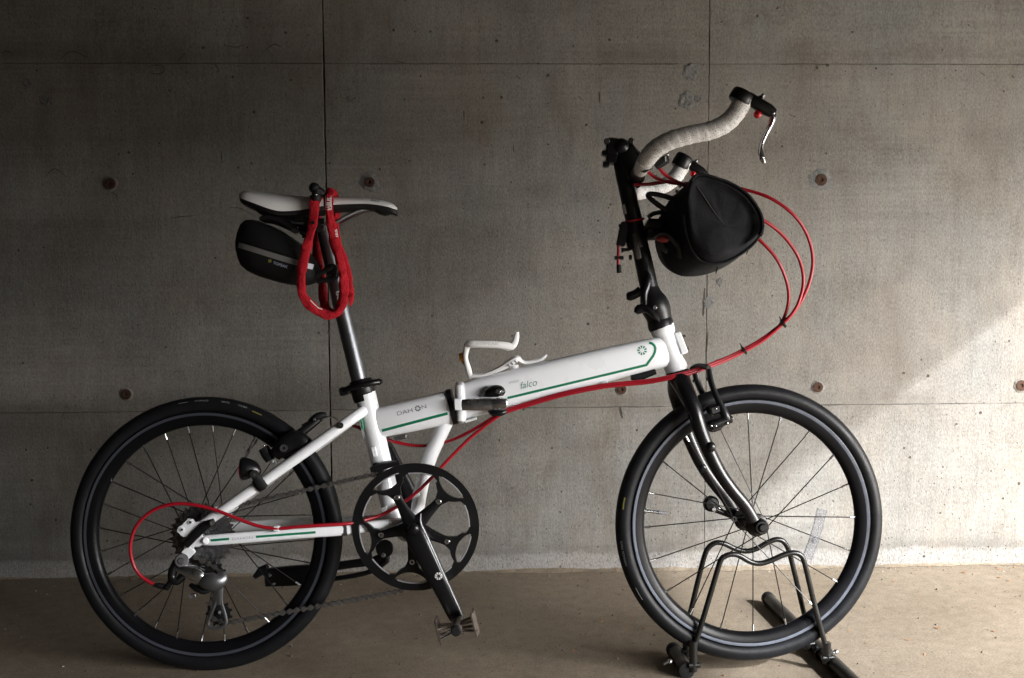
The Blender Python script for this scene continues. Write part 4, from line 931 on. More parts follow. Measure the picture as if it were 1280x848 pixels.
mb = MB(); mb.cyl(P(192, 731.5, yD), P(197.5, 732, yD), .0036, n=10); mb.cyl(P(196.5, 731.8, yD), P(205, 733.6, yD), .0054, n=12, bev=.001); mb.cyl(P(203, 733.5, yD), P(211, 736, yD), .0042, n=10); part('barrel_adjuster', mb, MATTE, der)

# ------------------------------------------------------------------ kickstand, rear brake, tail lamp
mb = MB(); mb.cyl(P(481, 686, .020), P(481, 686, .062), .0165, n=20, bev=.002); ks = part('kickstand', mb, BLACK)
mb = MB(); mb.cyl(P(479, 694, .0205), P(479, 694, .017), .0045, n=10, bev=.001); part('bolt', mb, SILVER, ks)
mb = MB(); mb.sweep([P(484, 694, .058), P(468, 701, .066), P(440, 705, .070), P(400, 711, .072), P(386, 714, .072)], [.010, .0085, .008, .0085, .011], n=14, ref=(0, 1, 0), aspect=.006, ex=3, smooth=3); mb.sweep([P(484, 700, .055), P(465, 714, .064), P(430, 722, .070), P(392, 726, .072)], [.006, .005, .005, .006], n=10, smooth=3); part('kickstand_leg', mb, BLACK, ks)
mb = MB(); mb.sweep([P(388, 718, .072), P(360, 720, .072), P(332, 722, .072)], [.0190, .0190, .0170], n=16, ref=(0, 1, 0), aspect=.009, ex=4); part('kickstand_leg', mb, BLACK, ks)
mb = MB(); mb.sweep([P(335, 712, .072), P(326, 714, .072), P(319, 721, .072)], [.011, .0085, .005], n=12, ref=(0, 1, 0), aspect=.010, ex=3); part('rubber_foot', mb, RUBBER, ks)
for px, py in ((337, 719.5), (342, 730)):
    mb = MB(); mb.cyl(P(px, py, .066), P(px, py, .061), .0032, n=10, bev=.0006); part('bolt', mb, SILVER, ks)
mb = MB(); mb.sweep([P(392, 562, -.030), P(380, 556, -.033), P(368, 552, -.034), P(352, 561, -.035), P(344, 571, -.035)], [.010, .017, .020, .017, .010], n=18, ref=(0, 1, 0), aspect=[.008, .012, .012, .012, .008], ex=2.6, smooth=3); rb = part('rear_brake', mb, BLACK)
mb = MB(); mb.sweep([P(352, 562, -.030), P(366, 549, -.028), P(382, 537, -.022), P(398, 525, -.012)], [.009, .0085, .0080, .0062], n=14, ref=(0, 1, 0), aspect=.008, ex=3, smooth=3); mb.sweep([P(360, 556, .028), P(372, 544, .026), P(386, 533, .018), P(399, 524, .006)], [.008, .008, .007, .006], n=12, ref=(0, 1, 0), aspect=.008, smooth=3); part('brake_arm', mb, BLACK, rb)
mb = MB(); mb.sweep([P(388, 528, -.014), P(395, 522.5, -.016), P(402, 519.5, -.014), P(408, 519, -.012)], [.006, .0075, .0070, .0045], n=12, smooth=2); mb.cyl(P(389, 523, -.012), P(391, 530, -.012), .0045, n=10); part('noodle_boot', mb, MATTE, rb)
mb = MB(); mb.sweep([P(377, 532, -.018), P(385, 527.5, -.018), P(393, 525, -.018)], .0016, n=7, smooth=3); mb.sweep([P(404, 521.5, -.013), P(414, 521, -.012), P(421, 524, -.010), P(426, 529, -.006)], .0013, n=7, smooth=3); part('brake_noodle', mb, SILVER, rb)
mb = MB(); mb.cyl(P(393, 524.5, -.020), P(393, 524.5, -.025), .003, n=8, bev=.0006); part('bolt', mb, SILVER, rb)
mb = MB(); mb.lathe([(.0030, -.0505), (.0062, -.0505), (.0062, -.046), (.0030, -.046)], Vector((P(354.5, 560.5, -.05).x, 0, P(354.5, 560.5, -.05).z)), n=18); part('pivot_ring', mb, SILVER, rb)
mb = MB(); mb.cyl(P(354.5, 560.5, -.044), P(354.5, 560.5, -.049), .0085, n=16, bev=.001); part('pivot_bolt', mb, BLACK, rb)
mb = MB(); mb.sweep([P(329, 560, -.026), P(334, 568, -.026), P(338, 576, -.026)], [.009, .010, .008], n=14, ref=(0, 1, 0), aspect=.010, ex=3); mb.cyl(P(337, 567, -.030), P(350, 565, -.032), .0035, n=8); part('brake_pad', mb, MATTE, rb)
mb = MB(); mb.cyl(P(341.5, 579.5, -.034), P(343, 575, -.034), .0062, .005, n=14, bev=.0015); part('white_stud_cap', mb, WHITE, rb)
mb = MB(); mb.sweep([P(345, 566, -.036), P(347, 561, -.036), P(349, 557, -.036)], .0012, n=6); mb.sphere(P(330.5, 557.5, -.034), .0022, 5); part('brake_spring', mb, SILVER, rb)
# tail lamp
mb = MB(); ax_ = (P(323, 588, -.062)-P(302, 585, -.062)).normalized()
mb.sweep([P(302.5, 586, -.066), P(304, 586, -.066), P(310, 586.5, -.066), P(317, 588, -.066), P(322, 591, -.066), P(325, 594, -.066)], [.0195, .0205, .0190, .0150, .0090, .0035], n=22, ref=(0, 1, 0), aspect=[.017, .018, .017, .013, .009, .0035], smooth=3); tl = part('tail_lamp', mb, GLOSS)
mb = MB(); mb.sweep([P(300.6, 586, -.066), P(301.2, 586, -.066), P(303, 586, -.066)], [.0150, .0188, .0200], n=22, ref=(0, 1, 0), aspect=[.0135, .0165, .0175]); part('red_lens', mb, mat('red_lens', (.22, .006, .008), .25, coat=.5), tl)
mb = MB(); mb.cyl(P(317.5, 593, -.060), P(317.5, 593, -.088), .0075, n=14, bev=.001); mb.sweep([P(316, 592, -.080), P(321, 598, -.076), P(326, 605, -.074), P(331, 610, -.070)], [.006, .0078, .0085, .007], n=12, ref=(0, 1, 0), aspect=.0045, ex=3, smooth=2)
c0 = P(324, 606, -.0575); tt = (P(300, 623, -.060)-P(360, 580.5, -.052)).normalized(); mb.sweep([c0-tt*.0065, c0+tt*.0065], .0125, n=20); part('lamp_bracket', mb, MATTE, tl)
mb = MB(); mb.cyl(P(318, 593.5, -.0885), P(318, 593.5, -.0900), .0024, n=8); part('bolt', mb, STEEL, tl)

# ------------------------------------------------------------------ fork, front brake, front hub
near = [(848.5, 470, -.004, 14), (851, 477, -.010, 13.0), (858.5, 492, -.034, 11.0), (868, 513, -.046, 9.6), (876.5, 540, -.049, 9.0), (887.5, 566.5, -.050, 8.6), (900, 591, -.051, 8.4), (915, 612.5, -.052, 8.2), (931, 632, -.053, 8.0), (942.5, 652, -.054, 8.0)]
fork_pts = [on_plane(WH_F, a, b, y) for a, b, y, r in near]
mb = MB(); mb.sweep(fork_pts, [r*K*1.0 for *_, r in near], n=20, ref=(0, 1, 0), aspect=[.012, .014, .0135, .0125, .0115, .011, .0105, .0098, .0085, .0070], smooth=4); fork = mk('fork', mb, GLOSS, bike, WH_F)
mb = MB(); mb.sweep([Vector((v.x, -v.y, v.z)) for v in fork_pts], [r*K for *_, r in near], n=20, ref=(0, 1, 0), aspect=[.012, .014, .0135, .0125, .0115, .011, .0105, .0098, .0085, .0070], smooth=4); mk('fork_blade', mb, GLOSS, fork, WH_F)
mb = MB(); mb.sweep([P(846.2, 463.5), P(846.8, 466), P(848.6, 471.5), P(849.2, 473)], [.0205, .0218, .0216, .0190], n=28); part('headset_cup', mb, BLACK)
for (a, b, y) in ((889, 559, -.062), (878, 585, .044)):
    q = on_plane(WH_F, a, b, y); mb = MB(); mb.sphere(q, .0085, 8, (1, .7, 1.1)); mk('fork_boss', mb, GLOSS, fork, WH_F)
for s in (-1, 1):
    mb = MB(); mb.cyl(Vector((0, s*.046, 0)), Vector((0, s*.061, 0)), .0150, .0130, n=20, bev=.002); mb.cyl(Vector((0, s*.060, 0)), Vector((0, s*.0665, 0)), .0075, n=16, bev=.002); mk('fork_end', mb, BLACK, fork, WH_F)
mb = MB(); q = on_plane(WH_F, 917.5, 649, -.050); mb.lathe([(.0022, -.002), (.0048, -.002), (.0048, .002), (.0022, .002)], q, n=14); mk('fork_eyelet', mb, BLACK, fork, WH_F)
# quick release lever on the far side
c = on_plane(WH_F, 889, 630, .062); mb = MB(); mb.lathe([(.0001, -.008), (.011, -.0072), (.0148, -.003), (.0152, .003), (.011, .006), (.0001, .006)], c, n=24, closed=False); mb.sweep([c+Vector((.006, 0, -.010)), c.lerp(Vector((0, .066, 0)), .45)+Vector((0, .0, -.006)), Vector((-.006, .066, .002))], [.0060, .0055, .0085], n=12, smooth=3); ql = mk('quick_release_lever', mb, BLACK, bike, WH_F)
mb = MB(); mb.cyl(c+Vector((.002, -.006, -.009)), c+Vector((.002, -.011, -.009)), .0048, n=12, bev=.0012); mb.sphere(c+Vector((.0135, -.004, -.0085)), .0032, 6); mb.sphere(c+Vector((.0125, -.004, .0025)), .0024, 6); mk('lever_pin', mb, SILVER, ql, WH_F)
# front brake
W = lambda a, b, y: on_plane(WH_F, a, b, y)
mb = MB(); mb.sweep([W(886, 462, -.030), W(888, 474, -.034), W(893, 490, -.040), W(900, 505, -.044), W(906, 519, -.046), W(910, 527, -.046)], [.0042, .0050, .0048, .0056, .0075, .0060], n=14, ref=(0, 1, 0), aspect=[.006, .0065, .006, .007, .009, .008], ex=3, smooth=3); fb = mk('front_brake', mb, GLOSS, bike, WH_F)
mb = MB(); mb.sweep([W(868.5, 464, .030), W(871, 475, .034), W(875, 485, .038), W(881, 499, .042), W(888, 514, .045)], [.0050, .0058, .0056, .006, .008], n=14, ref=(0, 1, 0), aspect=.0065, ex=3, smooth=3); mk('brake_arm', mb, GLOSS, fb, WH_F)
mb = MB(); mb.sweep([W(864.5, 462, .024), W(872, 458.5, .010), W(880, 458.5, -.010), W(886, 460, -.030)], [.0052, .0060, .0052, .0045], n=12, smooth=3); mk('noodle_boot', mb, MATTE, fb, WH_F)
mb = MB(); mb.cyl(W(888, 533, -.046), W(914, 523, -.046), .0090, .0085, n=16, bev=.0015); mb.box(W(893, 532, -.040), .012, .010, .010, ax=(1, 0, .3), bev=.003); mb.box(W(892, 512, -.036), .010, .014, .008, ax=(1, 0, .3), bev=.003); mb.cyl(W(886, 517, -.030), W(892, 511, -.030), .008, n=10); mk('brake_pivot', mb, BLACK, fb, WH_F)
mb = MB(); mb.cyl(W(914, 523.2, -.046), W(916.2, 522.4, -.046), .0040, n=10, bev=.0008); mb.sphere(W(909, 529, -.055), .0026, 6); mb.sphere(W(889, 532.5, -.0575), .0026, 6); mb.sphere(W(895, 532.5, -.0575), .0022, 6); mb.sphere(W(895, 511, -.050), .0022, 6); mk('bolt', mb, SILVER, fb, WH_F)
for (a, b, y) in ((884, 474, -.036), (866.5, 476.5, .030)):
    mb = MB(); mb.cyl(W(a, b, y), W(a+5, b-.8, y), .0018, n=8); mb.cyl(W(a-.6, b, y), W(a+.4, b, y), .0030, n=8); mk('spring_screw', mb, BLACK, fb, WH_F)
mb = MB(); q = [P(915, 446, .012), P(900, 450, .012), P(889, 454.5, .010), P(880, 459, .004)]; mb.sweep(q, .0018, n=8, smooth=4); part('brake_cable', mb, MATTE, fb)

# ------------------------------------------------------------------ handlepost
mb = MB(); mb.sweep([P(774.5, 190), P(781.2, 225), P(788.8, 260), P(802, 316), P(812, 362), P(813, 368)], [.0150, .0152, .0153, .0158, .0168, .0168], n=28); stem = part('handlepost', mb, BLACK)
mb = MB(); mb.sweep([P(811, 360), P(813.5, 369), P(816.5, 377), P(820, 386), P(823, 395), P(824.4, 400)], [.0172, .0205, .0250, .0262, .0238, .0225], n=28, smooth=3); mb.sweep([P(824.2, 399.5), P(825, 402.5), P(826.4, 409), P(826.8, 410)], [.0222, .0236, .0236, .0225], n=28); hb = part('handlepost_hinge', mb, BLACK)
mb = MB(); mb.sweep([P(795.5, 391, -.014), P(799, 387, -.016), P(806, 386, -.018), P(812, 389, -.022), P(819, 396, -.022), P(822, 400, -.018)], [.0055, .0090, .0080, .0065, .0055, .0030], n=14, ref=(0, 1, 0), aspect=.010, smooth=3); part('hinge_hook', mb, BLACK, hb)
mb = MB(); mb.sweep([P(808.5, 340, -.014), P(810.5, 348, -.018), P(808, 358, -.0215), P(805.5, 368, -.0235), P(806.2, 381, -.025)], [.0035, .0060, .0068, .0060, .0040], n=12, ref=(0, 1, 0), aspect=.004, smooth=3); lv = part('hinge_lever', mb, GLOSS, hb)
mb = MB(); mb.sweep([P(810, 341.5, -.0165), P(812, 350, -.0205), P(809.5, 359, -.0245), P(806.8, 368, -.0270), P(807.5, 381, -.0285)], .0010, n=6, smooth=4); part('pale_edge', mb, GREY, hb)
mb = MB(); mb.sweep([P(784, 371, -.004), P(788, 370.5, -.006), P(794, 368, -.008), P(801, 364, -.008)], [.0065, .0088, .0080, .0095], n=14, smooth=2); part('safety_catch', mb, BLACK, hb)
mb = MB(); c = P(818.5, 384.5, -.027); mb.cyl(c+Vector((0, .004, 0)), c-Vector((0, .002, 0)), .0040, n=12, bev=.0008); part('bolt', mb, SILVER, hb)
# height clamp
mb = MB(); mb.sweep([P(790, 277), P(790.6, 279), P(794, 295), P(796.5, 309), P(797, 311)], [.0168, .0182, .0186, .0184, .0168], n=26); mb.box(P(778.5, 293, -.004), .008, .010, .022, ax=(1, 0, -.22), bev=.002); kc = part('height_clamp', mb, BLACK)
mb = MB(); mb.sweep([P(791.8, 293, -.018), P(793.5, 296, -.020), P(798, 321, -.020), P(799, 323.5, -.018)], [.0048, .0052, .0054, .0040], n=14, ref=(0, 1, 0), aspect=.0022, ex=3.5); part('clamp_plate', mb, mat('clamp_plate', (.045, .042, .040), .45, metal=.5), kc)
mb = MB(); mb.cyl(P(777, 313, -.006), P(786, 312, -.006), .0030, n=10); mb.cyl(P(776.5, 313, -.006), P(779, 313, -.006), .0046, n=10); mb.cyl(P(786, 322, -.012), P(790, 322, -.012), .0050, n=12, bev=.001); part('clamp_screw', mb, BLACK, kc)
mb = MB(); q = []
for k in range(13):
    a = math.pi*(k/12); q.append(P(794+10.5*math.cos(a)*-1, 275.5-3.0*math.cos(a)*-1*.6+0, -.0175*math.sin(a)))
q = [P(779, 283, .004)]+[P(782+ (804.5-782)*k/8, 277.5-4.0*k/8, -.019*math.sin(math.pi*(k+1)/10)) for k in range(9)]
mb.sweep(q, .0022, n=8, smooth=3); mb.sweep([P(780, 279, -.006), P(775.5, 288, -.008), P(773.4, 304, -.008), P(773.0, 318, -.008), P(772.5, 333, -.008)], .0030, n=10, smooth=4); sc = part('magnet_strap', mb, RED, stem)
mb = MB(); mb.cyl(P(773.3, 331, -.008), P(774, 341.5, -.008), .0042, .0046, n=12, bev=.001); mb.cyl(P(768, 322.5, -.008), P(779.5, 322.5, -.008), .0036, n=12, bev=.001); mb.cyl(P(776, 280, -.008), P(778, 287, -.008), .005, n=10, bev=.001); part('strap_end', mb, MATTE, stem)
mb = MB(); mb.sweep([P(779, 256, -.0152), P(781.5, 268, -.0155)], [.0030, .0030], n=6, ref=(0, 1, 0), aspect=.0006); part('warning_sticker', mb, REFL, stem)
# head of the post and bar clamp
mb = MB(); mb.sphere(P(776.5, 183.5, -.014), .0150, 10, (1, .8, 1)); mb.cyl(P(776, 184, -.016), P(776, 184, .022), .0150, n=24, bev=.003); hd = part('post_head', mb, BLACK)
mb = MB(); mb.box(P(765, 186, 0), .011, .020, .017, ax=(1, 0, -.1), bev=.003); mb.box(P(764, 199, 0), .0095, .018, .0085, ax=(1, 0, -.2), bev=.003); part('clamp_cap', mb, BLACK, hd)
for (a, b) in ((758.5, 176.5), (788.5, 176)):
    mb = MB(); mb.cyl(P(a, b, -.010), P(a, b, -.0225), .0055, n=12, bev=.001); mb.cyl(P(a, b+2, .012), P(a, b+2, .02), .0055, n=12); part('bolt', mb, STEEL, hd)
mb = MB(); mb.box(P(757.5, 206, -.004), .0060, .010, .0050, bev=.002); mb.box(P(755.5, 192, -.004), .0050, .012, .0045, bev=.002); part('clamp_lug', mb, BLACK, hd)
mb = MB(); mb.sweep([P(779, 190), P(785, 202), P(791, 214), P(795, 223)], [.017, .0185, .019, .0165], n=18, ref=(0, 1, 0), aspect=[.020, .024, .026, .026], ex=3.2, smooth=2); mb.sweep([P(786, 178), P(793, 190), P(799, 197), P(801, 208)], [.003, .006, .007, .005], n=10, ref=(0, 1, 0), aspect=.016, smooth=2); sc2 = part('bar_clamp', mb, BLACK, hd)
mb = MB(); mb.cyl(P(800, 223, -.022), P(800, 223, -.034), .0085, n=14, bev=.002); mb.cyl(P(795, 229, -.020), P(798, 233, -.026), .0045, n=10); part('clamp_bolt', mb, BLACK, hd)
mb = MB(); mb.sphere(P(800.5, 223.5, -.034), .0034, 6); mb.sphere(P(794.5, 230, -.028), .0036, 6); part('bolt', mb, SILVER, hd)
# handlebar
near_bar = [P(794, 222, 0), P(801, 212.5, -.09), P(808.5, 199.5, -.160), P(818, 187.5, -.190), P(835.5, 177, -.206), P(852, 171.5, -.211), P(868, 167.5, -.212), P(886, 164, -.212), P(903, 157, -.212), P(915, 147.5, -.212), P(924, 135, -.212), P(930, 123.5, -.212)]
far_bar = [P(794, 222, 0), P(789, 232, .09), P(789, 240, .165), P(798, 241, .198), P(812, 238, .211), P(826, 234, .212), P(838, 227.5, .212), P(846, 219, .212), P(851.5, 211, .212), P(857, 202, .212)]
def wrap(L_, th):
    u = (L_/.0150+th/(2*math.pi)) % 1.0; return 1.0+(.075*u if u < .93 else .075*.93*(1-u)/.07)-.025
mb = MB(); mb.sweep([P(789, 231, .09)]+[P(792, 226, .04), P(794, 222, 0), P(797, 217, -.04)]+[P(801, 212, -.09)], .0128, n=18, smooth=4); bar = part('handlebar', mb, BLACK)
mb = MB(); mb.sweep(near_bar[2:], [.0150]+[.0149]*(len(near_bar)-3), n=30, smooth=14, rfun=wrap); part('bar_tape', mb, TAPE, bar, angle=60)
mb = MB(); mb.sweep(far_bar[2:], .0148, n=24, smooth=14, rfun=wrap); part('bar_tape', mb, TAPE, bar, angle=60)
mb = MB(); mb.sweep([near_bar[1], near_bar[1].lerp(near_bar[2], .6), near_bar[2]], [.0128, .0145, .0150], n=20); mb.sweep([far_bar[1], far_bar[1].lerp(far_bar[2], .6), far_bar[2]], [.0128, .0145, .0148], n=20); part('bar_tape', mb, TAPE, bar)
mb = MB(); mb.sweep([P(820, 209, -.165), P(827, 203.5, -.165), P(833.5, 199, -.165)], [.0055, .0072, .0075], n=12, smooth=2); mb.cyl(P(831, 195, -.165), P(833, 203, -.165), .0062, n=12, bev=.001); br = part('bell_bracket', mb, MATTE, bar)
mb = MB(); mb.sphere(P(834.5, 193.5, -.168), .0024, 6); mb.cyl(P(832.2, 196, -.176), P(832.8, 202, -.176), .0014, n=6); part('bolt', mb, SILVER, bar)
mb = MB(); mb.cyl(P(804.5, 210.5, -.130), P(810, 207, -.150), .0085, n=14, bev=.002); part('cable_ferrule', mb, MATTE, bar)
def lever_set(pts, y, s, near_):
    (c0, c1), body, nub, blade, gem, tip = pts; q = lambda a: P(a[0], a[1], y)
    mb = MB(); mb.sweep([q(c0), q(c0).lerp(q(c1), .12), q(c0).lerp(q(c1), .88), q(c1)], [.0172*s, .0188*s, .0188*s, .0170*s], n=22); lc = part('brake_lever', mb, BLACK)
    mb = MB(); b = [q(p) for p in body]; mb.sweep(b, [.0085*s, .0100*s, .0098*s, .0098*s, .0070*s], n=16, ref=(0, 1, 0), aspect=[.008, .010, .0105, .010, .007], ex=3.4); part('lever_body', mb, GLOSS if not near_ else BLACK, lc)
    mb = MB(); mb.cyl(q(nub[0]), q(nub[1]), .0052*s, .0048*s, n=12, bev=.001); part('adjuster', mb, BLACK, lc)
    mb = MB(); mb.cyl(q(nub[1]), q(nub[2]), .0034*s, n=10, bev=.0008); part('adjuster_tip', mb, GREY, lc)
    mb = MB(); mb.sphere(P(gem[0], gem[1], y-.004), .0068*s, 8); part('red_button', mb, REDGEM, lc)
    mb = MB(); mb.cyl(q(tip[0]), q(tip[1]), .0014, n=7); mb2 = MB(); mb2.cyl(q(tip[1]), q(tip[2]), .0030, n=8, bev=.0006); part('cable_end', mb, SILVER, lc); part('cable_ferrule', mb2, REDGEM, lc)
    if blade:
        mb = MB(); mb.sweep([q(p) for p in blade], [.0050, .0052, .0042, .0038, .0038, .0042, .0046, .0026], n=14, ref=(0, 1, 0), aspect=[.0060, .0065, .0062, .0060, .0062, .0070, .0075, .004], smooth=4); part('lever_blade', mb, SILVER, lc)
    c = P(body[-1][0]-1.5, body[-1][1]-1.5, y-.0105); mb = MB(); mb.cyl(c+Vector((0, .003, 0)), c-Vector((0, .0012, 0)), .0030, n=10, bev=.0006); part('bolt', mb, SILVER, lc)
    return lc
lever_set((((922.8, 136.5-8), (930.5, 115.5)), [(931, 120.5), (935, 123), (945, 129), (960, 137.5), (968, 142.5)], [(948, 126), (952, 121.5), (955, 118.2)], [(966, 142), (966.2, 148), (962.5, 158), (956.5, 170), (952, 181), (950.6, 190), (953, 198), (955.5, 204.5)], (947, 143.2), [(936, 139), (932, 142.5), (929.8, 144.5)]), -.212, 1.0, True)
lever_set((((848.5, 210), (857.5, 195.5)), [(858, 203), (861, 205), (867, 209), (876, 215), (882, 219.5)], [(866, 206.5), (869.5, 202.5), (871.5, 200.2)], [(880, 218), (880, 222), (877.5, 231), (873.5, 241), (870.5, 250), (869.6, 258), (871, 264), (873, 269)], (866.5, 217.5), [(857, 215), (855.5, 217), (854.2, 218.2)]), .212, 1.0, False)
bl = bvh_of([o for o in bike.children if o.name.startswith('brake_lever')][1].children[0])
part('lettering', lettering(bl, 'TEKTRO', 868.5, 211.8, -31, 2.6, width=10), LGREY, [o for o in bike.children if o.name.startswith('brake_lever')][1])

# ------------------------------------------------------------------ cables (red housings)
def cable(pts, r=.0031, m_=RED, sm=6, name='cable'):
    mb = MB(); mb.sweep([P(*p) for p in pts], r, n=10, smooth=sm); return part(name, mb, m_)
tailA = [(985, 398, .002), (958, 420, .001), (930, 437, -.002), (900, 451, -.012), (870, 462, -.026), (845, 469, -.034), (815, 475, -.031), (790, 477.8, -.029), (757, 481.2, -.0285), (720, 488, -.0285), (690, 495.5, -.0280), (646, 508.5, -.0275), (630, 514, -.028), (618, 521, -.028)]
def off(l, dx, dy, dz): return [(a+dx, b+dy, c+dz) for a, b, c in l]
cable([(812, 207.5, -.140), (809.5, 213, -.125), (816, 220, -.09), (832, 227, -.05), (852, 230, -.03), (890, 228, -.02), (930, 237, -.02), (962, 247.5, -.03), (990, 267, -.03), (1008, 292, -.02), (1016, 322, -.01), (1012, 352, -.005), (1000, 379, 0)]+tailA+[(600, 532, -.022), (580, 543.5, -.015), (560, 551.5, -.004), (535, 557, .006), (512, 556.5, .010), (490, 551.5, .012), (470, 545, .020), (453, 536.5, .012), (440, 531.5, .004)])
cable([(822, 206, -.165), (826, 213, -.13), (835, 221, -.09), (850, 229, -.055), (880, 240, -.04), (915, 255, -.04), (948, 272, -.04), (975, 291, -.03), (996, 318, -.02), (1004, 345, -.012), (1001, 370, -.006), (989, 394, -.004)]+off(tailA[1:], 0, 2.6, -.002)+[(601, 536.5, -.026), (583, 552, -.024), (560, 575, -.024), (538, 599, -.026), (518, 618, -.028), (500, 631, -.026), (480, 642.5, -.024), (459, 649.5, -.036), (436, 654.6, -.056), (400, 657, -.068), (370, 659, -.073), (345, 661, -.076), (322, 657.5, -.078), (298, 649, -.080), (268, 637.5, -.080), (240, 631, -.082), (215, 630.5, -.084), (190, 639, -.085), (171, 657, -.085), (163, 681, -.084), (166, 704, -.080), (176, 720, -.077), (193, 731.5, -.075)])
cable([(792, 231, -.028), (812, 230.5, -.03), (850, 229, -.02), (890, 262, -.01), (930, 285, -.01), (952, 303, -.012), (970, 323, -.01), (982, 348, -.005), (986, 372, 0), (981, 395, .004), (970, 412, .006), (945, 431, .006), (915, 446, .008), (895, 452, .008)], m_=RED)
mb = MB()
for (a, b, w) in ((930, 438, 8), (979, 404.5, 8)):
    c = P(a, b, -.002); t = (P(a+9, b-6, 0)-P(a, b, 0)).normalized(); mb = MB(); mb.sweep([c-t*.0014, c+t*.0014], .0088, n=14); u = t.cross(Yv); mb.cyl(c+u*.006-Vector((0, .004, 0)), c+u*.015-Vector((0, .005, 0)), .0012, n=6); part('cable_tie', mb, MATTE)
for (a, b, y) in ((346, 661, -.0735), (520.5, 617.5, -.024), (480.5, 637, -.018)):
    mb = MB(); mb.box(P(a, b, y), .0052, .0050, .0050, ax=(1, 0, .4 if a > 400 else 0), bev=.0012); part('cable_clip', mb, CAGEM)

# ------------------------------------------------------------------ bottle cage
cgm = MB(); cgm.sweep([P(588, 473, 0), P(590, 470.5, 0), P(604, 469.5, 0), P(624, 461.5, 0), P(640, 452, 0), P(647, 448.5, 0), P(651, 451.5, 0), P(657, 453.8, 0), P(673, 450.8, 0), P(679, 447.5, 0), P(683.5, 443.5, 0)], [.003, .0038, .0042, .0050, .0072, .0060, .0040, .0036, .0036, .0034, .0022], n=14, ref=(0, 1, 0), aspect=[.008, .010, .012, .016, .020, .020, .014, .008, .006, .006, .004], ex=3, smooth=3); cage = part('bottle_cage', cgm, CAGEM)
mb = MB(); mb.sweep([P(588.5, 472, -.002), P(585.5, 462, -.006), P(581.8, 448, -.012), P(582, 440, -.020), P(584, 431.5, -.028), P(589, 430.2, -.034), P(600, 430.4, -.036), P(620, 431.0, -.036), P(632, 432.3, -.034), P(639.5, 433.2, -.032), P(643.5, 428.5, -.031), P(645.5, 421, -.031), P(646.3, 415, -.031)], [.0045, .0055, .0042, .0044, .0058, .0062, .0062, .0064, .0066, .0064, .0058, .0052, .0034], n=14, ref=(0, 1, 0), aspect=[.006, .007, .006, .006, .0055, .005, .005, .005, .005, .005, .0045, .004, .003], ex=2.8, smooth=4); cga = part('cage_arm', mb, CAGEM, cage)
mb = MB(); q = [P(588.5, 472, .002), P(585.5, 462, .006), P(581.8, 448, .012), P(582, 440, .020), P(584, 431.5, .028), P(589, 430.2, .034), P(620, 431.0, .036), P(639.5, 433.2, .032), P(646.3, 415, .031)]
qn = [P(588.5, 472, -.002), P(585.5, 462, -.006), P(581.8, 448, -.012), P(582, 440, -.020), P(584, 431.5, -.028), P(589, 430.2, -.034), P(620, 431.0, -.036), P(639.5, 433.2, -.032), P(646.3, 415, -.031)]
# the far arm is wrapped close behind the near one
mb.sweep([Vector((v.x, .004+abs(v.y)*.10, v.z-.002)) for v in qn], [.004, .005, .004, .004, .005, .0052, .0054, .0054, .003], n=10, smooth=3); part('cage_arm', mb, CAGEM, cage)
mb = MB(); mb.box(P(577.5, 446.5, -.002), .0050, .010, .0078, ax=(1, 0, .15), bev=.002); mb.cyl(P(579, 450, -.008), P(581, 455, -.006), .004, n=8); part('cage_stop', mb, ORANGE, cage)
for (a, b) in ((601, 472.5), (643, 459.5)):
    mb = MB(); mb.cyl(P(a, b-3, 0), P(a+1, b+4, 0), .0075, n=14, bev=.001); part('cage_boss', mb, CAGEM, cage)
for k in range(3):
    mb = MB(); c = P(636+k*4.2, 457-k*2.4, -.0165); mb.box(c-Vector((0, .0022, 0)), .0010, .0016, .0030, ax=(1, 0, .9)); part('cage_slot', mb, GREYINK, cage)
bcg = bvh_of(cga); part('lettering', lettering(bcg, 'TOPEAK', 594, 431.8, .5, 3.0, width=30), mat('embossed_white', (.55, .55, .57), .6), cage)

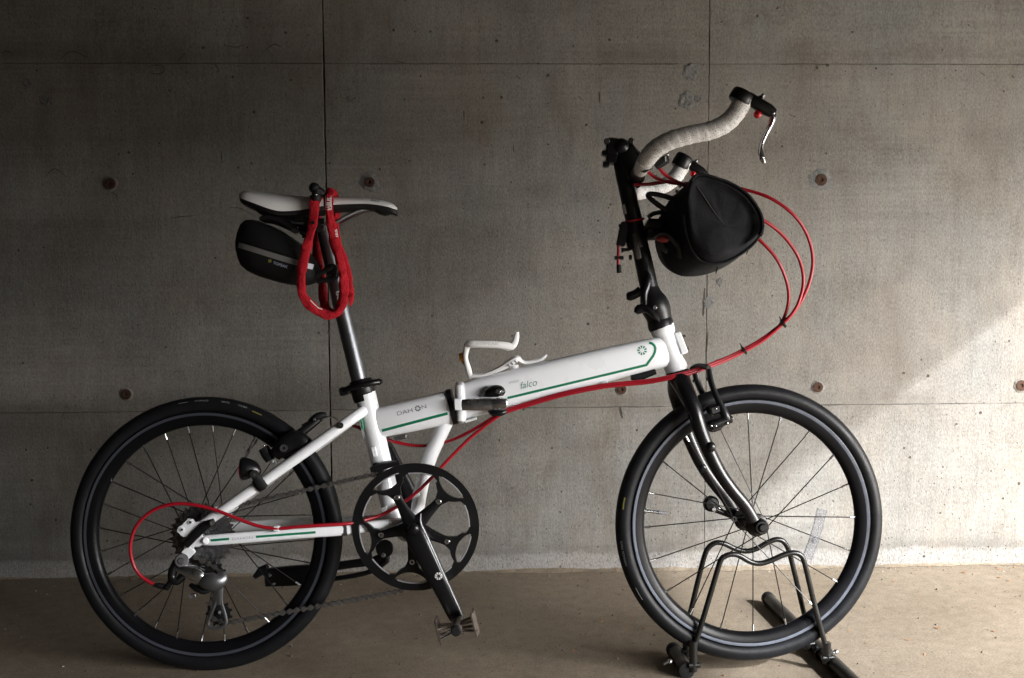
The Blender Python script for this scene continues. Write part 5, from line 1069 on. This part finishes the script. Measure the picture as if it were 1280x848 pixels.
# ================================================================== things hung on the bicycle
# saddle bag
IB = BIKE
sb = empty('saddle_bag', Matrix.Translation(BIKE @ P(358, 356, 0))); tag(sb, 'small black wedge bag with grey stripe hung under the saddle', 'bag')
ol = [(297.5, 312), (297.3, 304), (299.5, 292), (304, 281), (309.5, 276.3), (318, 275.8), (328, 278), (340, 283), (352, 289), (363, 296), (374, 304), (384, 313), (392, 322), (397.5, 333), (399, 343), (397, 350), (392, 354), (384, 356.5), (373, 357), (358, 355.5), (342, 351.5), (326, 346.5), (312, 340), (304, 333), (300, 323)]
def lens_bag(outl, yh, cyp, rows=7, bulge=.35, puff=None):
    """bag with rounded sides: outline in the middle plane, shrinking towards both sides"""
    mb = MB(); n = len(outl); pl = [P(a, b, 0) for a, b in outl]; c = sum(pl, Vector())/n; R_ = []
    for i in range(rows*2+1):
        u = -1+i/rows; sc_ = (1-abs(u)**3.2*bulge)
        R_.append([Vector((c.x+(v.x-c.x)*sc_, cyp+yh*u*(1 if abs(u) < 1 else 1), c.z+(v.z-c.z)*sc_)) for v in pl])
    ends = []
    mb.v += sum(R_, [])
    for i in range(len(R_)-1):
        for k in range(n): mb.quad(i*n+k, i*n+(k+1) % n, (i+1)*n+(k+1) % n, (i+1)*n+k)
    for row, sg in ((0, -1), (len(R_)-1, 1)):
        prev = list(range(row*n, row*n+n))
        for s_, dy in ((.75, .010), (.45, .015), (.12, .017)):
            b = len(mb.v); mb.v += [Vector((c.x+(v.x-c.x)*s_, v.y+sg*dy, c.z+(v.z-c.z)*s_)) for v in R_[row]]
            cur = list(range(b, b+n))
            for k in range(n): mb.quad(*((prev[(k+1) % n], prev[k], cur[k], cur[(k+1) % n]) if sg < 0 else (prev[k], prev[(k+1) % n], cur[(k+1) % n], cur[k])))
            prev = cur
        mb.quad(*(reversed(prev) if sg < 0 else prev))
    return mb
bag = mk('bag_body', lens_bag(ol, .040, 0, bulge=.10), BAGM2, sb, IB, angle=70)
bvb = bvh_of(bag)
def partw(name, mb, m_, root, **kw): return mk(name, mb, m_, root, IB, **kw)
partw('reflective_stripe', stripe(bvb, [(298.6, 306.5), (320, 313), (350, 322.5), (375, 330), (389.8, 334)], 6.6, 3, .0012), REFL, sb)
partw('reflective_tab', stripe(bvb, [(384, 332.5), (390.5, 334.3)], 6.4, 3, .002), LGREY, sb)
partw('lettering', lettering(bvb, 'TOPEAK', 341.2, 330.0, -17, 3.2, width=19, bold=.02, off=.0012), mat('pale_bag_print', (.30, .33, .42), .6), sb)
partw('logo_mark', stripe(bvb, [(335.5, 326.6), (339.5, 326.2)], 3.6, 2, .0012), YELLOW, sb)
mb = MB(); seam = [v for v in (stick(bvb, a, b, .0012) for a, b in catmull([(300, 300), (320, 306.5), (350, 316), (375, 324), (393, 331)], 6)) if v is not None]; mb.sweep(seam, .0010, n=6); partw('zip_seam', mb, BAGM2, sb)
mb = MB(); q = [P(329, 276, -.016), P(337, 273.5, -.016), P(349, 275.5, -.016), P(360, 281, -.016), P(369, 289, -.016)]; mb.sweep(q, [.004, .0085, .010, .009, .005], n=14, ref=(0, 1, 0), aspect=.030, ex=3, smooth=3); mb.box(P(341, 274, 0), .006, .020, .006, bev=.002); partw('mount_block', mb, MATTE, sb)
mb = MB(); mb.sweep([P(376, 290, -.02), P(384, 294, -.02), P(390, 290, -.02), P(386, 282, -.02)], [.004, .006, .005, .004], n=10, ref=(0, 1, 0), aspect=.010, smooth=2); partw('mount_strap', mb, MATTE, sb)
mb = MB(); mb.sweep([P(394, 345, -.024), P(404, 340, -.024), P(415, 333, -.020), P(421, 338, -.018), P(420, 346, -.018), P(408, 350, -.022), P(396, 352, -.022)], [.005]*7, n=8, ref=(0, 1, 0), aspect=.0012, smooth=3); mb.box(P(416, 338, -.0185), .009, .0018, .010, ax=(1, 0, -.25), bev=.001); partw('post_strap', mb, MATTE, sb)

# chain lock in a red sleeve
zz = lambda x, y: (280+x/4.2417, 210+y/4.24)
lock = empty('chain_lock', Matrix.Translation(BIKE @ P(405, 396, -.03))); tag(lock, 'red fabric sleeved chain lock looped round the seat post', 'lock')
def lump(L_, th): return 1+.08*math.sin(L_*170)+.10*math.sin(L_*67+th*2)+.06*math.sin(L_*310+th*3)
s1 = [(486, 165, -.060), (480, 190, -.060), (475, 260, -.060), (458, 350, -.060), (434, 440, -.062), (413, 540, -.062), (409, 620, -.060), (420, 680, -.058), (455, 725, -.050), (505, 762, -.040), (545, 778, -.034), (585, 776, -.032), (615, 745, -.032), (632, 690, -.034), (636, 620, -.036), (628, 545, -.038), (607, 470, -.042), (585, 390, -.046), (570, 310, -.050), (557, 230, -.054), (553, 165, -.052), (558, 138, -.040), (568, 130, -.024), (580, 140, -.006), (588, 190, .010), (590, 250, .020)]
s2 = [(590, 250, .020), (588, 320, .018), (600, 390, .010), (622, 450, .004), (644, 520, 0), (660, 600, 0), (669, 660, .004), (664, 712, .012), (640, 742, .026), (600, 765, .034), (560, 770, .036), (535, 735, .034), (524, 670, .030), (520, 600, .026), (500, 500, .026), (490, 380, .028), (488, 280, .020), (496, 190, -.010), (505, 140, -.040)]
mb = MB(); mb.sweep([P(*zz(a, b), y) for a, b, y in s1], .0078, n=12, smooth=5, ref=None, rfun=lump, ex=3.4); sl = partw('lock_sleeve', mb, LOCKM, lock)
mb = MB(); mb.sweep([P(*zz(a, b), y) for a, b, y in s2], .0074, n=12, smooth=5, rfun=lump, ex=2.8); sl2 = partw('lock_sleeve', mb, LOCKM, lock)
mb = MB(); mb.cyl(P(*zz(485, 178), -.060), P(*zz(486, 146), -.060), .0100, n=16, bev=.001); mb.cyl(P(*zz(488, 150), -.060), P(*zz(490, 108), -.058), .0078, n=14, bev=.002); mb.sphere(P(*zz(478, 106), -.058), .0098, 8); mb.cyl(P(*zz(492, 120), -.056), P(*zz(530, 142), -.050), .0088, .0078, n=14, bev=.002); hdk = partw('lock_head', mb, MATTE, lock)
mb = MB(); mb.cyl(P(*zz(487, 152), -.0665), P(*zz(487, 141), -.0665), .0030, n=10); partw('lock_core', mb, SILVER, lock)
mb = MB(); c = P(*zz(472, 291), -.069); mb.cyl(c, c-Vector((0, .0015, 0)), .0034, n=12); partw('lock_rivet', mb, MATTE, lock)
bvl = bvh_of(sl, sl2)
partw('lettering', lettering(bvl, 'ABUS', *zz(562, 218), 86, 4.6, width=13.5, bold=.03, off=.0012), WHITEINK, lock)
partw('label_frame', stripe(bvl, [zz(541, 222), zz(541, 150)], .8, 2, .0012), WHITEINK, lock); partw('label_frame', stripe(bvl, [zz(567, 222), zz(567, 150)], .8, 2, .0012), WHITEINK, lock)
partw('label_frame', stripe(bvl, [zz(541, 222), zz(567, 222)], .8, 2, .0012), WHITEINK, lock)
partw('lettering', lettering(bvl, 'ABUS', *zz(604, 368), 100, 2.6, width=10, bold=.02, off=.0012), WHITEINK, lock)
partw('label_frame', stripe(bvl, [zz(590, 505), zz(603, 512), zz(612, 580)], .8, 2, .0012), WHITEINK, lock)
mb = MB(); mb.sweep([v for v in (stick(bvl, *zz(a, b), .0010) for a, b in ((456, 703), (475, 722), (500, 742), (520, 752))) if v is not None] or [P(390, 380), P(392, 382)], .0008, n=6); partw('sleeve_seam', mb, WHITEINK, lock)

# handlebar bag
hbag = empty('handlebar_bag', Matrix.Translation(BIKE @ P(870, 346, 0))); tag(hbag, 'black nylon barrel bag with roll lid hung from the handlebar', 'bag')
zb = lambda x, y: (790+x/5.3, 190+y/5.3)
nearo = [(373, 400), (368, 330), (375, 250), (392, 190), (425, 163), (480, 166), (560, 190), (640, 220), (730, 275), (795, 345), (840, 425), (852, 490), (835, 545), (780, 600), (700, 655), (620, 692), (540, 705), (470, 680), (420, 620), (388, 520)]
bodyo = [(335, 420), (345, 330), (362, 250), (388, 190), (425, 160), (482, 160), (562, 184), (645, 214), (735, 268), (800, 340), (848, 425), (856, 500), (842, 560), (795, 625), (710, 690), (625, 735), (540, 752), (455, 735), (395, 665), (350, 540)]
mido = [(180, 470), (205, 400), (240, 330), (300, 270), (380, 225), (460, 205), (560, 225), (640, 262), (715, 320), (765, 400), (790, 480), (790, 560), (765, 630), (700, 705), (600, 770), (500, 810), (400, 826), (300, 815), (220, 740), (180, 600)]
faro = [(150, 520), (170, 450), (210, 390), (270, 335), (340, 300), (420, 285), (510, 300), (590, 330), (650, 380), (690, 450), (705, 520), (700, 590), (675, 660), (620, 725), (540, 780), (450, 812), (360, 820), (270, 800), (195, 735), (155, 630)]
secs = [(nearo, -.112), (bodyo, -.098), (bodyo, -.080), (mido, -.010), (mido, .02), (faro, .075), (faro, .10)]
def loft(secs, sub=0):
    mb = MB(); rows_ = []
    for o_, y in secs: rows_.append([Vector(q) for q in catmull([P(*zb(a, b), y) for a, b in o_]+[P(*zb(*o_[0]), y)], 3)[:-1]])
    n = len(rows_[0]); mb.v += sum(rows_, [])
    for i in range(len(rows_)-1):
        for k in range(n): mb.quad(i*n+k, i*n+(k+1) % n, (i+1)*n+(k+1) % n, (i+1)*n+k)
    return mb, rows_, n
mb, rws, nn = loft(secs)
for row, sg, deep in ((0, -1, -.004), (len(rws)-1, 1, .010)):
    prev = list(range(row*nn, row*nn+nn)); c = sum(rws[row], Vector())/nn
    if row == 0: c = P(*zb(610, 490), -.112)
    for s_, dy in ((.95, .003), (.87, .004), (.72, .005), (.55, .005), (.4, .004), (.2, .003), (.06, .0025)):
        b = len(mb.v)
        for k, v in enumerate(rws[row]):
            th_ = 2*math.pi*k/nn; wr = .0040*math.sin(2*th_+.6)+.0022*math.sin(3*th_+s_*3)+.0008*math.sin(7*th_+s_*5)
            up = (v-c).normalized(); rec = .013*max(0, min(1, (up.z*.8+up.x*.6)*1.3+.25))*min(1, max(0, (.96-s_)/.10))*(.35+.65*s_) if row == 0 else 0
            mb.v.append(Vector((c.x+(v.x-c.x)*s_, v.y+sg*dy+rec+wr*(s_*1.2 if s_ < .9 else .3), c.z+(v.z-c.z)*s_)))
        for k in range(nn): mb.quad(*((prev[(k+1) % nn], prev[k], b+k, b+(k+1) % nn) if sg < 0 else (prev[k], prev[(k+1) % nn], b+(k+1) % nn, b+k)))
        prev = list(range(b, b+nn))
    mb.quad(*(reversed(prev) if sg < 0 else prev))
hbody = partw('bag_body', mb, BAGM, hbag, angle=80)
bvh_b = bvh_of(hbody)
# stiffened rim of the lid and its seam
mb = MB(); lid = catmull([P(*zb(a, b), -.103) for a, b in [(390, 195), (425, 158), (482, 158), (562, 182), (645, 212), (735, 266), (802, 338), (850, 424), (860, 500), (846, 556)]], 4); mb.sweep(lid, .0032, n=10, ref=(0, 1, 0), aspect=.014, ex=2.6); partw('lid_rim', mb, BAGM, hbag)
mb = MB(); band = catmull([P(*zb(a, b), -.104) for a, b in [(846, 556), (795, 622), (712, 685), (625, 728), (540, 742), (458, 724), (398, 655), (358, 540), (342, 420)]], 4); mb.sweep(band, .0022, n=8); partw('piping', mb, BAGM2, hbag)
sv = [v for v in (stick(bvh_b, *zb(a, b), .0008) for a, b in catmull([(432, 235), (480, 300), (535, 385), (612, 490)], 5)) if v is not None]
mb = MB(); mb.sweep(sv, .0009, n=6); partw('lid_seam', mb, mat('faint_seam', (.05, .045, .042), .7), hbag)
mb = MB(); mb.sweep([P(*zb(225, 385), -.05), P(*zb(165, 345), -.055), P(*zb(112, 300), -.055), P(*zb(112, 280), -.055), P(*zb(160, 282), -.052), P(*zb(230, 298), -.048), P(*zb(300, 325), -.04)], [.0046]*7, n=8, ref=(0, 1, 0), aspect=.009, smooth=4); partw('webbing_loop', mb, MATTE, hbag)
mb = MB(); mb.sweep([P(*zb(90, 480), -.012), P(*zb(130, 500), -.012), P(*zb(180, 510), -.012)], [.011, .016, .018], n=16, ref=(0, 1, 0), aspect=.025, ex=3); mb.box(P(*zb(135, 545), -.02), .012, .02, .010, bev=.003); mb.sweep([P(*zb(110, 430), -.02), P(*zb(140, 410), -.02), P(*zb(200, 400), -.02)], .004, n=10, ref=(0, 1, 0), aspect=.016, smooth=2); bm = partw('bag_mount', mb, MATTE, hbag)
mb = MB(); mb.sweep([P(*zb(180, 580), -.055), P(*zb(205, 580), -.060), P(*zb(236, 585), -.060)], [.0040, .0062, .0040], n=12, ref=(0, 1, 0), aspect=.008, smooth=2); partw('release_button', mb, mat('red_button_plastic', (.22, .02, .02), .5), hbag)
mb = MB(); mb.sweep([P(*zb(150, 565), -.050), P(*zb(190, 545), -.056), P(*zb(240, 555), -.058), P(*zb(285, 600), -.058), P(*zb(310, 640), -.056), P(*zb(315, 700), -.050)], [.0045]*6, n=8, ref=(0, 1, 0), aspect=.010, smooth=3); mb.sweep([P(*zb(185, 600), -.050), P(*zb(205, 640), -.052), P(*zb(235, 660), -.054)], .0045, n=8, ref=(0, 1, 0), aspect=.008, smooth=2); partw('buckle_strap', mb, mat('buckle_grey', (.022, .022, .022), .55), hbag)
mb = MB(); mb.sweep([P(*zb(790, 595), -.09), P(*zb(775, 640), -.09), P(*zb(757, 680), -.09)], .0009, n=6); mb.sweep([P(*zb(568, 765), -.06), P(*zb(562, 785), -.06), P(*zb(555, 808), -.06)], [.0018, .0016, .001], n=6); partw('loose_cord', mb, MATTE, hbag)
mb = MB(); mb.sphere(P(*zb(298, 262), -.06), .0032, 6); mb.sphere(P(*zb(318, 230), -.06), .0024, 6); mb.sphere(P(*zb(330, 222), -.06), .0018, 6); partw('zip_pull', mb, GREY, hbag)

# ------------------------------------------------------------------ display stand holding the front wheel
SI = STAND.inverted()
stand = empty('bicycle_stand', STAND); tag(stand, 'black tubular floor stand gripping the front wheel', 'bicycle stand')
SM = mat('black_stand_steel', (.006, .006, .006), .32, rvar=.1, scale=120, coat=.2)
SB = mat('dusty_stand_tube', (.022, .020, .017), .5, rvar=.12, scale=90, var=.3, metal=.3)
z3 = lambda x, y: (760+x/3.657, 640+y/3.657)
nh = [(388, 655), (398, 610), (440, 470), (492, 295), (515, 222), (535, 203), (565, 194), (600, 200), (650, 228), (695, 236), (745, 222), (800, 198), (845, 187), (880, 198), (900, 240), (940, 410), (985, 580), (1002, 645)]
fh = [(352, 560), (380, 445), (410, 320), (440, 205), (458, 165), (490, 142), (530, 145), (580, 168), (630, 180), (680, 168), (730, 140), (775, 126), (808, 142), (830, 190), (860, 310), (895, 460), (918, 560)]
mb = MB(); mb.sweep([PS(*z3(a, b), -.036) for a, b in nh], .0049, n=12, smooth=4); mk('wheel_hoop', mb, SM, stand)
mb = MB(); mb.sweep([PS(*z3(a, b), .036) for a, b in fh], .0049, n=12, smooth=4); mk('wheel_hoop', mb, SM, stand)
def base_tube(p0, p1, r=.0128):
    a, b = SI @ ground(*p0, r), SI @ ground(*p1, r); mb = MB(); mb.sweep([a, b], r, n=20); o = mk('base_tube', mb, SB, stand); t = (b-a).normalized()
    for e, s in ((a, 1), (b, -1)):
        m2 = MB(); m2.sweep([e-t*s*.004, e-t*s*.003, e+t*s*.010, e+t*s*.012], [r*.85, r*1.10, r*1.10, r*1.02], n=20); mk('end_cap', m2, MATTE, o)
    return o, a, b
bt1, ra, rb_ = base_tube((960, 748), (1082, 868))
bt2, la, lb = base_tube((842, 812.5), (858, 838.5))
for (x, y_, yy) in ((390, 640, -.036), (1000, 645, -.036), (360, 540, .036), (915, 545, .036)):
    q = PS(*z3(x, y_), yy); mb = MB(); zt = max(.026, q.z); mb.cyl(Vector((q.x, q.y, .012)), Vector((q.x, q.y, zt+.02)), .0075, n=12, bev=.001); mb.cyl(Vector((q.x-.010, q.y-.002, .024)), Vector((q.x+.012, q.y-.002, .024)), .0055, n=10, bev=.001); mk('hoop_clamp', mb, SM, stand)
for x, y_ in ((1042, 640), (283, 685)):
    q = SI @ ground(*z3(x, y_), .022); mb = MB(); mb.sphere(q, .0048, 8); mb.cyl(q, q-Vector((.012, 0, .004)), .003, n=8); mk('bolt', mb, SILVER, stand)
q = PS(*z3(1020, 680), -.036); mb = MB(); c = ra.lerp(rb_, .62); t = (rb_-ra).normalized(); mb.sweep([c-t*.006, c+t*.006], .0165, n=20); mk('tube_band', mb, SM, stand)
